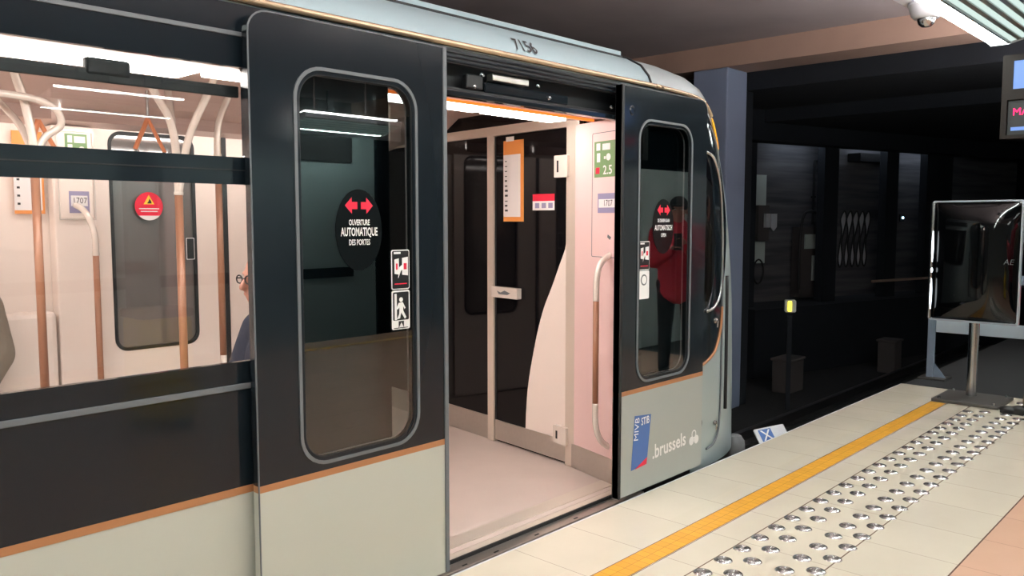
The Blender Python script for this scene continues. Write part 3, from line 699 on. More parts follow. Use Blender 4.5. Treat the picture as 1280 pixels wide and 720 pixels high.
# windscreen + headlights on the front (round the corner)
zw = [1.0,1.05,1.2,1.5,1.8,2.0,2.05]
bm = new_bm(); R = []
for z, a in zip(zw, (.62,.56,.52,.50,.50,.54,.62)):
    R.append([bm.verts.new(nose(a+(pi-2*a)*k/24, z)+Vector((.006,0,0))) for k in range(25)])
for p, q in zip(R, R[1:]):
    for k in range(24): bm.faces.new((p[k], p[k+1], q[k+1], q[k]))
obj('windscreen', bm, 'darkglass', train, smooth=True)
for tt in (1.05, pi-1.05):
    c = nose(tt, .45); c.x += .0
    obj('headlight', lathe(new_bm(), [(0,.02),(.05,.016),(.07,0),(.07,-.03),(0,-.03)], 20, Matrix.Translation(c) @ Matrix.Rotation(pi/2,4,'Y')), 'white_enamel', train)
for z, x, r in ((.87,4.62,.016),(.22,4.63,.014)):
    pb = nose_x(x, z, .004)
    lk = obj('cab_lock', lathe(new_bm(), [(0,.014),(r*.5,.014),(r,.010),(r*1.2,.0),(0,0)], 16, Matrix.Translation(pb) @ Matrix.Rotation(pi/2,4,'X')), 'steelcool', train)
    obj('key_flap', tube(new_bm(), [pb+Vector((-.004,-.018,.0)), pb+Vector((-.008,-.016,-.04))], .006, 8), 'steelcool', lk)
obj('small_handle', tube(new_bm(), smooth_path([nose_x(4.42,.30,.006),nose_x(4.435,.27,.014),nose_x(4.43,.22,.012),nose_x(4.415,.19,.006)],4), .006, 8), 'rubber', train)
autosmooth(obj('buffer_cover', lathe(new_bm(), [(0,.10),(.05,.09),(.075,.05),(.08,0),(.08,-.25),(0,-.25)], 20, Matrix.Translation((5.20,2.72,-.08)) @ Matrix.Scale(.9,4)), 'nosegrey', train))
obj('underframe', B(XR, 4.9, 2.70, 5.1, -1.0, -.02), 'matteblack', train)

# ---- number on the roof band
def froof(u, v, d):      # v measured along the roof profile z from 2.235 to 2.335
    z = v
    for (d0, z0), (d1, z1) in zip(PROF, PROF[1:]):
        if z <= z1: k = (z-z0)/(z1-z0); dd = d0+(d1-d0)*k; break
    return Vector((u, BY+dd-d*.9, z+d*.5))
text_on('fleet_number', '7156', froof, 2.865, 2.283, .058, 'blackprint', train, d=.004, xs=.95, bold=.02)

# ---- door leaves
def leaf(x0, x1, wx0, wx1, flip):
    T = .035
    F = fy(LY)
    rt = .07 if not flip else 0; rr = .0 if not flip else .07
    up = new_bm()
    ztop, zbot = 2.183, .022
    wz0, wz1 = .615, 2.03
    prism_hole(up, rrect(x0, x1, ZB+.008, ztop, (0,0,rr,rt), 6), [rrect(wx0+.024, wx1-.024, wz0+.024, wz1-.024, .093, 8)], F, -T, 0)
    d = obj('door', up, 'black_leaf', train)
    d['label'] = 'sliding door leaf ' + ('in front of the cab side' if flip else 'slid towards the side window')
    obj('lower_panel', B(x0, x1, LY, LY+T, zbot, ZB-.016), 'silver' if flip else 'white_low', d)  # same paint on both leaves; lit and dimmer tones put into the colour
    obj('copper_stripe', B(x0, x1, LY-.001, LY+T, ZB-.016, ZB+.008), 'copper', d)
    obj('window_bead', ring(new_bm(), rrect(wx0, wx1, wz0, wz1, .115, 8), rrect(wx0+.012, wx1-.012, wz0+.012, wz1-.012, .105, 8), F, -.002, .005), 'greyrubber', d)
    obj('window_seal', ring(new_bm(), rrect(wx0+.012, wx1-.012, wz0+.012, wz1-.012, .105, 8), rrect(wx0+.028, wx1-.028, wz0+.028, wz1-.028, .09, 8), F, -.012, -.003), 'matteblack', d)
    obj('pane', prism(new_bm(), rrect(wx0+.0245, wx1-.0245, wz0+.0245, wz1-.0245, .092, 8), F, -.010, -.005), 'doorglass', d)
    obj('inner_lining', ring(new_bm(), rrect(x0+.05, x1-.05, .1, 2.10, .02, 8), rrect(wx0+.026, wx1-.026, wz0+.026, wz1-.026, .09, 8), F, -T-.008, -T), 'pinkcream', d)
    # meeting-edge rubber and outer edge trim
    xe = x1 if not flip else x0; sgn = -1 if not flip else 1
    obj('meeting_rubber', B(min(xe, xe+sgn*.02), max(xe, xe+sgn*.02), LY-.006, LY+T+.004, zbot, ztop, .002), 'greyrubber' if not flip else 'rubber', d)
    xo = x0 if not flip else x1
    tube_pts = [(xo, LY-.001, zbot), (xo, LY-.001, ztop-.08)]
    if not flip:
        tube_pts += [(x0+.07-.07*cos(a), LY-.001, ztop-.07+.07*sin(a)) for a in [k/6*pi/2 for k in range(1,7)]]+[(x1, LY-.001, ztop)]
    else:
        tube_pts = [(x0, LY-.001, ztop)]+[(x1-.07+.07*sin(a), LY-.001, ztop-.07+.07*cos(a)) for a in [k/6*pi/2 for k in range(0,7)]]
    obj('edge_trim', tube(new_bm(), tube_pts, .003, 6), 'greyrubber', d)
    return d
leafL = leaf(1.425, 2.297, 1.59, 2.142, False)
leafR = leaf(3.505, 4.362, 3.66, 4.20, True)
FL = fy(LY)
def bolt_on(d, x, z):
    o = autosmooth(obj('cover_cap', lathe(new_bm(), [(0,.006),(.02,.005),(.026,0),(0,0)], 20, Matrix.Translation((x, LY, z)) @ Matrix.Rotation(pi/2,4,'X')), 'black_leaf', d)); return o
bolt_on(leafR, 3.60, 2.06)
# automatic opening sticker
def arrow(u, v, w, h, s):
    return [(u, v-h*.22), (u, v+h*.22), (u+s*w*.45, v+h*.22), (u+s*w*.45, v+h*.5), (u+s*w, v), (u+s*w*.45, v-h*.5), (u+s*w*.45, v-h*.22)]
def auto_sticker(d, cx, lines, base=.0055):
    s = decal('opening_sticker', disc_poly(cx, 1.46, .105, 40, .150), FL, 'stickerdark', d, -.0045)
    for sg in (-1, 1): decal('arrow', arrow(cx+sg*.008, 1.550, .055, .060, sg), FL, 'red', s, -.0032)
    for (tx, z, h, xs) in lines: text_on('lettering', tx, FL, cx, z, h, 'white', s, d=-.0030, xs=xs, bold=.032)
    return s
auto_sticker(leafL, 1.862, [('OUVERTURE', 1.487, .021, .57), ('AUTOMATIQUE', 1.452, .031, .54), ('DES PORTES', 1.414, .021, .60)])
auto_sticker(leafR, 3.915, [('DE DEUREN GAAN', 1.492, .018, .56), ('AUTOMATISCH', 1.452, .029, .62), ('OPEN', 1.412, .020, .7)])
def door_pictos(d, x0, x1, blank):
    s = decal('door_warning_sticker', rrect(x0, x1, 1.228, 1.382, .008, 4), FL, 'white', d, -.0045)
    decal('dark_field', rrect(x0+.004, x1-.004, 1.232, 1.378, .006, 4), FL, 'blackprint', s, -.0034)
    w_ = x1-x0
    decal('header_mark', rect(x0+.012, x0+w_*.5, 1.366, 1.374), FL, 'white', s, -.0025)
    for a, b2, z0, z1 in ((.16,.40,1.29,1.345), (.58,.90,1.285,1.35)):
        q = decal('door_symbol', [(x0+w_*a, z0), (x0+w_*b2, z0-.004), (x0+w_*b2, z1+.004), (x0+w_*a, z1)], FL, 'white', s, -.0025)
        decal('red_mark', rect(x0+w_*(a+.08), x0+w_*(b2-.08), (z0+z1)/2-.012, (z0+z1)/2+.012), FL, 'red', s, -.0016)
    decal('hand_symbol', [(x0+w_*.35,1.272),(x0+w_*.5,1.30),(x0+w_*.62,1.31),(x0+w_*.6,1.325),(x0+w_*.42,1.315)], FL, 'white', s, -.0016)
    decal('caption_line', rect(x0+.015, x1-.015, 1.248, 1.252), FL, 'red', s, -.0025)
    s2 = decal('finger_warning_sticker', rrect(x0, x1, 1.072, 1.224, .008, 4), FL, 'white', d, -.0045)
    if not blank:
        decal('dark_field', rrect(x0+.006, x1-.006, 1.108, 1.218, .005, 4), FL, 'blackprint', s2, -.0034)
        decal('door_symbol', rect(x0+w_*.14, x0+w_*.26, 1.11, 1.212), FL, 'white', s2, -.0025)
        cx = x0+w_*.5
        decal('head_symbol', disc_poly(cx, 1.188, .009, 14), FL, 'white', s2, -.0025)
        decal('figure_symbol', [(cx-.012,1.176),(cx+.008,1.178),(cx+.022,1.155),(cx+.017,1.15),(cx+.010,1.162),(cx+.010,1.145),(cx+.026,1.118),(cx+.018,1.112),(cx,1.138),(cx-.006,1.115),(cx-.022,1.112),(cx-.010,1.132),(cx-.008,1.158),(cx-.018,1.15),(cx-.024,1.155)], FL, 'white', s2, -.0025)
        decal('dark_field', [(cx-.012,1.078),(cx+.002,1.10),(cx+.014,1.078),(cx+.014,1.104),(cx-.012,1.104)], FL, 'blackprint', s2, -.0034)
        decal('caption_line', rect(x0+.01, x1-.01, 1.076, 1.079), FL, 'blackprint', s2, -.0034)
    else:
        decal('faded_circle', disc_poly((x0+x1)/2, 1.175, .03, 20), FL, 'greyrubber', s2, -.0034)
        decal('inner_mark', disc_poly((x0+x1)/2, 1.175, .022, 20), FL, 'white', s2, -.0025)
door_pictos(leafL, 2.010, 2.100, False)
door_pictos(leafR, 3.680, 3.782, True)
# operator logo and city name on the lower panel of the front leaf
def flp(u, v, d): return Vector((u, LY-d, v))
lg = decal('operator_logo', [(3.625,.150),(3.775,.160),(3.812,.430),(3.655,.445)], FL, 'blueprint', leafR, .0005)
decal('red_corner', [(3.66,.150),(3.772,.158),(3.778,.195)], FL, 'red', lg, .0015)
text_on('lettering', 'MIVB', FL, 3.675, .368, .042, 'white', lg, d=.0016, rot=radians(84), xs=1.0, bold=.0)
text_on('lettering', 'STIB', FL, 3.755, .402, .042, 'white', lg, d=.0016, xs=.72, bold=.02, rot=radians(2))
ct = text_on('city_lettering', '.brussels', FL, 4.005, .212, .080, 'white', leafR, d=.0008, xs=.92, bold=.025, rot=radians(2))
for cx, cz in ((4.245,.192),(4.272,.228),(4.300,.192)):
    if cz > .21: obj('petal', ring(new_bm(), disc_poly(cx,cz,.026,20), disc_poly(cx,cz,.018,20), FL, .0008, .0016), 'white', ct)
    else: decal('petal', disc_poly(cx, cz, .026, 20), FL, 'white', ct, .0008)

# =================================================================== TRAIN INTERIOR
cp = [(2.62,2.035),(2.90,2.065),(3.34,2.095),(3.55,2.20),(4.27,2.20),(4.48,2.095),(4.92,2.065),(5.2,2.03)]
bm = new_bm()
A_ = [[bm.verts.new((x, y, z)) for y, z in cp] for x in (XR, 4.3)]
for i in range(len(cp)-1): bm.faces.new((A_[0][i], A_[0][i+1], A_[1][i+1], A_[1][i]))
tc_ = obj('interior_ceiling', bm, 'ceilpanel', train)
for (a, b2) in ((-3.0,-1.5),(-1.45,.0),(.05,1.55),(1.60,3.1),(3.15,3.72)):
    cl_ = obj('cove_light', B(a, b2, 4.702, 4.712, 2.035, 2.075), 'tube_cove', train)  # concealed strip added to brighten the far wall
    obj('cove_lip', B(a, b2, 4.685, 4.70, 2.015, 2.09), 'ceilpanel', cl_)  # lip added to hide that strip from view
    s = obj('ceiling_light', B(a, b2, 3.03 if a < 1.6 else 3.04, 3.27 if a < 1.6 else 3.17, 2.060, 2.085, .004), 'tube_train', train)
obj('amber_strip', B(2.08, 3.80, 2.90, 2.918, 2.052, 2.064), 'ledorange', train)
for x in (2.75, 3.55): obj('ceiling_screw', lathe(new_bm(), [(0,-.004),(.012,-.003),(.014,0),(0,0)], 14, Matrix.Translation((x,2.80,2.062))), 'steel', train)
# near side lining
bm = new_bm(); prism_hole(bm, rect(XR, 2.0, 0, 2.045), [rrect(WX0-.05, WX1+.10, .96, 2.03, .03, 4)], fy(BY+.075), -.03, 0)
obj('near_side_lining', bm, 'cream', train)
obj('cab_side_lining', B(3.8, 4.3, 2.635, 2.65, 0, 2.05), 'pinkcream', train)
# far doors
FF = fy(5.2)
def far_leaf(x0, x1, wx0, wx1):
    d = obj('far_door', prism_hole(new_bm(), rrect(x0, x1, .02, 2.06, .01, 4), [rrect(wx0, wx1, .70, 2.02, .07, 6)], FF, .005, .03), 'cream', train)
    obj('pane', prism(new_bm(), rrect(wx0-.01, wx1+.01, .69, 2.03, .07, 6), FF, .004, .012), M['fardark'], d)
    obj('window_seal', ring(new_bm(), rrect(wx0-.008, wx1+.008, .692, 2.028, .078, 6), rrect(wx0+.012, wx1-.012, .712, 2.008, .062, 6), FF, .02, .034), 'rubber', d)
    return d
M['fardark'] = mat('far_pane_tinted', (.16,.15,.145), .05, coat=1., spec=1.)
fl1 = far_leaf(1.92, 2.745, 2.02, 2.54); fl2 = far_leaf(2.755, 3.58, 2.96, 3.48)
obj('meeting_rubber', B(2.735, 2.765, 5.16, 5.195, .02, 2.06), 'rubber', fl1)
# round red sticker on far door
stk = decal('round_red_sticker', disc_poly(2.245, 1.58, .087, 36), FF, 'red', fl1, .0345)
decal('white_segment', [(2.245+.087*cos(a), 1.58+.087*sin(a)) for a in [radians(222+k*9.6) for k in range(11)]], FF, 'white', stk, .0355)
tri = decal('warning_triangle', [(2.212,1.592),(2.278,1.592),(2.245,1.65)], FF, 'yellowprint', stk, .0355)
decal('hand_symbol', [(2.232,1.597),(2.262,1.597),(2.258,1.612),(2.248,1.628),(2.243,1.612)], FF, 'blackprint', tri, .0365)
for k, wd in ((0,.062),(1,.052)): decal('caption_line', rect(2.245-wd, 2.245+wd, 1.562-k*.017, 1.568-k*.017), FF, 'paper', stk, .0355)
dp = decal('door_warning_sticker', rrect(2.475,2.53,1.24,1.38,.005,3), FF, 'white', fl1, .0345); decal('dark_field', rrect(2.479,2.526,1.244,1.376,.005,3), FF, 'blackprint', dp, .0355)
# pilaster with equipment box, notices
obj('pilaster', B(1.68, 1.91, 5.10, 5.2, 0, 2.03, .01), 'cream', train)
eq = obj('notice_box', B(1.705, 1.895, 5.085, 5.10, 1.50, 2.0, .01), 'cream', train)
FE = fy(5.085)
gs = decal('green_notice', rect(1.745,1.865,1.865,1.985), FE, 'green', eq)
for a, b2, c, e in ((1.76,1.785,1.935,1.975),(1.795,1.855,1.935,1.972),(1.76,1.785,1.875,1.925)): decal('pictogram', rect(a,b2,c,e), FE, 'paper', gs, .002)
decal('pictogram', disc_poly(1.835,1.90,.016,16), FE, 'paper', gs, .002)
lc = decal('number_card', rect(1.755,1.865,1.535,1.66), FE, 'lilac', eq); decal('white_field', rect(1.765,1.855,1.575,1.635), FE, 'paper', lc, .002)
text_on('lettering', '1707', FE, 1.812, 1.605, .034, 'blackprint', lc, d=.003, xs=.85)
obj('frame_edge', ring(new_bm(), rect(1.70,1.90,1.495,2.005), rect(1.706,1.894,1.501,1.999), FE, 0, .004), 'polewhite', eq)
rm = decal('route_map', rect(1.50,1.655,1.53,1.99), FF, 'orangeprint', train, .031)
decal('white_field', rect(1.50,1.642,1.55,1.915), FF, 'paper', rm, .033)
for k in range(7): decal('station_mark', rect(1.515,1.53,1.58+k*.045,1.592+k*.045), FF, 'blackprint', rm, .0345)
# longitudinal bench
bench = obj('bench_seat', B(-1.2, 1.66, 4.68, 5.15, .38, .44, .02), 'cream', train)
obj('bench_back', B(-1.2, 1.66, 5.06, 5.19, .44, .98, .03), 'cream', bench)
obj('bench_base', B(-1.1, 1.6, 4.85, 5.15, .0, .38), 'cream', bench)

# poles
def pole(name, x, y, z0, zsplit, ztop, r=.0175, parent=None, top=None):
    p = obj(name, tube(new_bm(), [(x,y,z0),(x,y,zsplit)], r, 14), 'polecopper', parent or train, smooth=True)
    pts = [(x,y,zsplit)]+(top if top else [(x,y,ztop)])
    obj('upper_tube', tube(new_bm(), smooth_path(pts, 6), r, 14), 'polewhite', p, smooth=True)
    obj('collar', tube(new_bm(), [(x,y,zsplit-.005),(x,y,zsplit+.01)], r+.003, 14), 'polewhite', p)
    if z0 > .01: obj('foot_tube', tube(new_bm(), [(x,y,0),(x,y,z0)], r*.95, 14), 'polewhite', p, smooth=True)
    return p
# centre poles with three-way branching tops
p1 = pole('grab_pole', 1.20, 3.85, .75, 1.72, 2.2, top=[(1.20,3.85,1.8),(1.18,3.85,1.95),(1.14,3.83,2.08),(1.10,3.80,2.19)])
for q in ([(1.20,3.85,1.74),(1.24,3.84,1.84),(1.30,3.82,1.90),(1.26,3.80,1.97),(1.10,3.78,2.0),(.6,3.75,2.0)], [(1.20,3.85,1.76),(1.18,3.95,1.9),(1.12,4.1,2.05),(1.10,4.15,2.19)]):
    obj('branch_tube', tube(new_bm(), smooth_path(q, 6), .015, 12), 'polewhite', p1, smooth=True)
p2 = pole('grab_pole', 1.83, 3.88, .10, 1.62, 2.2, r=.019, top=[(1.83,3.88,1.75),(1.80,3.87,1.95),(1.72,3.85,2.08),(1.66,3.83,2.19)])
for q in ([(1.83,3.88,1.62),(1.84,3.92,1.85),(1.88,4.05,2.05),(1.9,4.12,2.19)], [(1.83,3.88,1.62),(1.85,3.80,1.88),(1.90,3.70,2.08),(1.92,3.66,2.16)]):
    obj('branch_tube', tube(new_bm(), smooth_path(q, 6), .018, 12), 'polewhite', p2, smooth=True)
p3 = pole('grab_pole', 1.82, 4.90, .2, 1.30, 1.6, r=.017, top=[(1.82,4.90,1.40),(1.805,4.92,1.49),(1.79,4.97,1.55),(1.78,5.06,1.58)])
p4 = pole('grab_pole', 2.15, 4.10, .78, 1.83, 2.2, r=.017, top=[(2.15,4.10,1.90),(2.16,4.10,2.0),(2.20,4.10,2.1),(2.24,4.10,2.18)])
# pole by the doorway
p5 = pole('grab_pole', 2.60, 3.02, .05, 1.80, 2.1, r=.018, top=[(2.60,3.02,1.88),(2.59,3.02,1.96),(2.565,3.02,2.03),(2.55,3.02,2.09)])
p6 = pole('grab_pole', 3.05, 3.88, .05, 1.70, 2.2, r=.018, top=[(3.05,3.88,1.8),(3.09,3.88,1.95),(3.12,3.90,2.18)])
obj('branch_tube', tube(new_bm(), smooth_path([(3.05,3.88,1.72),(2.99,3.88,1.85),(3.0,3.88,2.0),(3.06,3.90,2.17)], 6), .016, 12), 'polewhite', p6, smooth=True)
# hang strap
hs = obj('hang_strap', tube(new_bm(), [(1.90,4.35,2.02),(1.83,4.35,1.86)], .012, 8), 'orange', train)
obj('strap_side', tube(new_bm(), [(1.90,4.35,2.02),(1.985,4.35,1.85)], .010, 8), 'orange', hs)
obj('strap_grip', tube(new_bm(), smooth_path([(1.83,4.35,1.86),(1.86,4.35,1.835),(1.955,4.35,1.83),(1.985,4.35,1.85)],4), .010, 8), 'steelcool', hs, smooth=True)
obj('strap_hanger', tube(new_bm(), [(1.90,4.35,2.02),(1.90,4.35,2.2)], .008, 8), 'steelcool', hs)
hs2 = obj('hang_strap', tube(new_bm(), [(1.27,4.0,1.93),(1.22,4.0,1.77)], .012, 8), 'orange', train)
obj('strap_side', tube(new_bm(), [(1.27,4.0,1.93),(1.36,4.0,1.76)], .010, 8), 'orange', hs2)
# door-side handrail at the right jamb
hr = obj('door_handrail', tube(new_bm(), [(3.635,2.75,.48),(3.635,2.75,1.05)], .017, 14), 'polecopper', train, smooth=True)
obj('rail_end', tube(new_bm(), smooth_path([(3.635,2.75,1.05),(3.64,2.75,1.18),(3.68,2.75,1.26),(3.76,2.75,1.30),(3.80,2.74,1.31)], 6), .017, 14), 'polewhite', hr, smooth=True)
obj('rail_end', tube(new_bm(), smooth_path([(3.635,2.75,.48),(3.64,2.75,.36),(3.68,2.75,.27),(3.76,2.75,.21),(3.82,2.74,.20)], 6), .017, 14), 'polewhite', hr, smooth=True)

# ---- cab partition (plane A) and side return (plane B)
PA0 = Vector((3.87,3.15,0)); PA1 = Vector((4.03,4.35,0)); ua = (PA1-PA0).normalized(); na = Vector((-ua.y, ua.x, 0))
if na.x > 0: na = -na
FA = faxis(PA0, ua, na)
PB0 = Vector((3.73,2.66,0)); ub = (PA0-PB0).normalized(); nb = Vector((-ub.y, ub.x, 0))
if nb.x > 0: nb = -nb
FBP = faxis(PB0, ub, nb); LB = (PA0-PB0).length
part = obj('cab_partition', prism(new_bm(), rect(-.10, 2.1, 0, 2.22), FA, -.06, -.02), 'darkglass', train)
obj('left_glass', prism(new_bm(), rect(.765, 2.05, .16, 2.05), FA, -.02, -.008), 'darkglass', part)
obj('kick_plate', prism(new_bm(), rect(.765, 2.05, 0, .16), FA, -.02, -.002), 'steel', part)
obj('frame_post', prism(new_bm(), rect(.700, .765, 0, 2.10), FA, -.02, .012), 'aluframe', part)
obj('frame_post', prism(new_bm(), rect(-.115, -.005, 0, 2.10), FA, -.02, .012), 'aluframe', part)
obj('top_rail', prism(new_bm(), rect(-.115, 2.05, 2.045, 2.105), FA, -.02, .014), 'aluframe', part)
cdoor = obj('cab_door', prism(new_bm(), rect(.004, .695, .15, 2.04), FA, -.018, -.004), 'darkglass', part)
obj('kick_plate', prism(new_bm(), rect(.004, .695, .015, .15), FA, -.018, .004), 'steel', part)
obj('door_gap', prism(new_bm(), rect(.685, .699, .015, 2.04), FA, -.004, .0), 'matteblack', part)
sw = [(1.66,-.07),(1.55,-.055),(1.42,-.02),(1.32,.015),(1.23,.06),(1.08,.135),(.95,.205),(.80,.262),(.66,.303),(.52,.338),(.39,.362),(.25,.375),(.15,.38)]
sp_ = smooth_path([(b2, a, 0) for a, b2 in sw], 4)
poly = [(p.x, p.y) for p in sp_ if p.x > .004]+[(.38,.15),(.004,.15)]
pl = [(max(p.x,.004), p.y) for p in sp_]
obj('cream_curve_panel', prism(new_bm(), [(.004,.15)]+[(a, b2) for a, b2 in [(p.x, p.y) for p in sp_ if p.x > .006]][::-1]+[(.004,1.36)], FA, -.004, .001), 'cream', cdoor)
lt = obj('door_latch', prism(new_bm(), rrect(.43, .70, .985, 1.055, .005, 3), FA, -.004, .03), 'polewhite', cdoor)
decal('latch_mark', [(.50,1.02),(.56,1.035),(.60,1.02),(.64,1.03),(.62,1.008),(.53,1.008)], FA, 'greyrubber', lt, .0305)
for z0, z1 in ((1.75,1.88),(.125,.235)):
    h = obj('hinge_box', prism(new_bm(), rrect(-.03, .085, z0, z1, .006, 3), FA, .0, .03), 'polewhite', part)
    obj('hinge_slot', prism(new_bm(), rect(.045, .06, z0+.03, z1-.03), FA, .03, .0315), 'matteblack', h)
ps = decal('line_map_poster', rect(.405, .610, 1.485, 2.005), FA, 'orangeprint', cdoor, -.003)
decal('white_field', rect(.437, .608, 1.515, 1.915), FA, 'paper', ps, -.0018)
decal('tape_piece', rect(.50,.58,2.0,2.03), FA, 'paper', ps, -.001)
for k in range(11): decal('station_mark', rect(.572-random.random()*.01, .592, 1.55+k*.032, 1.555+k*.032+random.random()*.01), FA, 'blackprint', ps, -.0006)
rs = decal('red_notice', rect(.115,.318,1.612,1.655), FA, 'red', cdoor, -.003)
dn = decal('grey_notice', rect(.115,.318,1.555,1.612), FA, 'paper', cdoor, -.003)
for k in range(3): decal('pictogram', rect(.13+k*.062,.17+k*.062,1.568,1.60), FA, 'lilac', dn, -.0018)
# side return panel with notices
sp = obj('side_return_panel', prism(new_bm(), rect(0, LB-.005, 0, 2.05), FBP, -.05, 0), 'pinkcream', train)
obj('kick_plate', prism(new_bm(), rect(0, LB-.005, 0, .145), FBP, 0, .003), 'steel', sp)
obj('hatch_outline', ring(new_bm(), rrect(.02,.262,1.285,1.985,.01,3), rrect(.0235,.2585,1.2885,1.9815,.008,3), FBP, 0, .001), 'greyrubber', sp)
k0 = .04
gn = decal('green_notice', rect(k0+.008,k0+.20,1.735,1.935), FBP, 'green', sp)
for a, b2, c, e in ((.15,.185,1.885,1.925),(.15,.18,1.82,1.87),(.06,.13,1.885,1.92),(.10,.115,1.835,1.85),(.155,.19,1.755,1.79)): decal('pictogram', rect(k0+a-.005,k0+b2-.005,c,e), FBP, 'paper' if a != .155 else 'red', gn, .002)
decal('pictogram', disc_poly(k0+.07,1.845,.02,16), FBP, 'paper', gn, .002)
def fmirror(fr, off): return lambda u, v, d: fr(off-u, v, d)
FBt = fmirror(FBP, 0.)
text_on('lettering', '2.5', FBt, -(k0+.075), 1.772, .05, 'paper', gn, d=.003, bold=.02)
nc = decal('number_card', rect(k0+.0,k0+.165,1.535,1.645), FBP, 'lilac', sp); decal('white_field', rect(k0+.005,k0+.155,1.565,1.612), FBP, 'paper', nc, .002)
text_on('lettering', '1707', FBt, -(k0+.07), 1.588, .036, 'blackprint', nc, d=.003, xs=.85)
decal('scuff_mark', [(k0+.04,1.40),(k0+.07,1.415),(k0+.075,1.40),(k0+.05,1.385)], FBP, 'greyrubber', sp)

# =================================================================== PEOPLE
def capsule(bm, a, b2, ra, rb, seg=14):
    a, b2 = Vector(a), Vector(b2); d = b2-a; L = d.length
    if L < 1e-6: d = Vector((0,0,1))
    prof = [(0,-ra)]+[(ra*sin(k/5*pi/2), -ra*cos(k/5*pi/2)) for k in range(1,6)]
    prof += [(rb*cos(k/5*pi/2), L+rb*sin(k/5*pi/2)) for k in range(0,5)]+[(0,L+rb)]
    t = new_bm(); lathe(t, prof, seg)
    q = Vector((0,0,1)).rotation_difference(d.normalized()).to_matrix().to_4x4()
    bmesh.ops.transform(t, matrix=Matrix.Translation(a) @ q, verts=t.verts[:])
    me = bpy.data.meshes.new('t'); t.to_mesh(me); t.free(); bm.from_mesh(me); bpy.data.meshes.remove(me)
def ell(bm, c, r, rot=None):
    t = new_bm(); bmesh.ops.create_icosphere(t, subdivisions=3, radius=1)
    mm = Matrix.Translation(Vector(c)) @ (rot.to_4x4() if rot else Matrix.Identity(4)) @ Matrix.Diagonal((*r,1))
    bmesh.ops.transform(t, matrix=mm, verts=t.verts[:])
    me = bpy.data.meshes.new('t'); t.to_mesh(me); t.free(); bm.from_mesh(me); bpy.data.meshes.remove(me)
def remeshed(name, bm, m, parent, vox=.012, sm=6):
    o = obj(name, bm, m, parent)
    r = o.modifiers.new('r', 'REMESH'); r.mode = 'VOXEL'; r.voxel_size = vox
    s = o.modifiers.new('s', 'SMOOTH'); s.iterations = sm; s.factor = .5
    dg = bpy.context.evaluated_depsgraph_get(); me = bpy.data.meshes.new_from_object(o.evaluated_get(dg)); me.materials.clear(); me.materials.append(M[m])
    for p in me.polygons: p.use_smooth = True
    o.modifiers.clear(); o.data = me
    return o
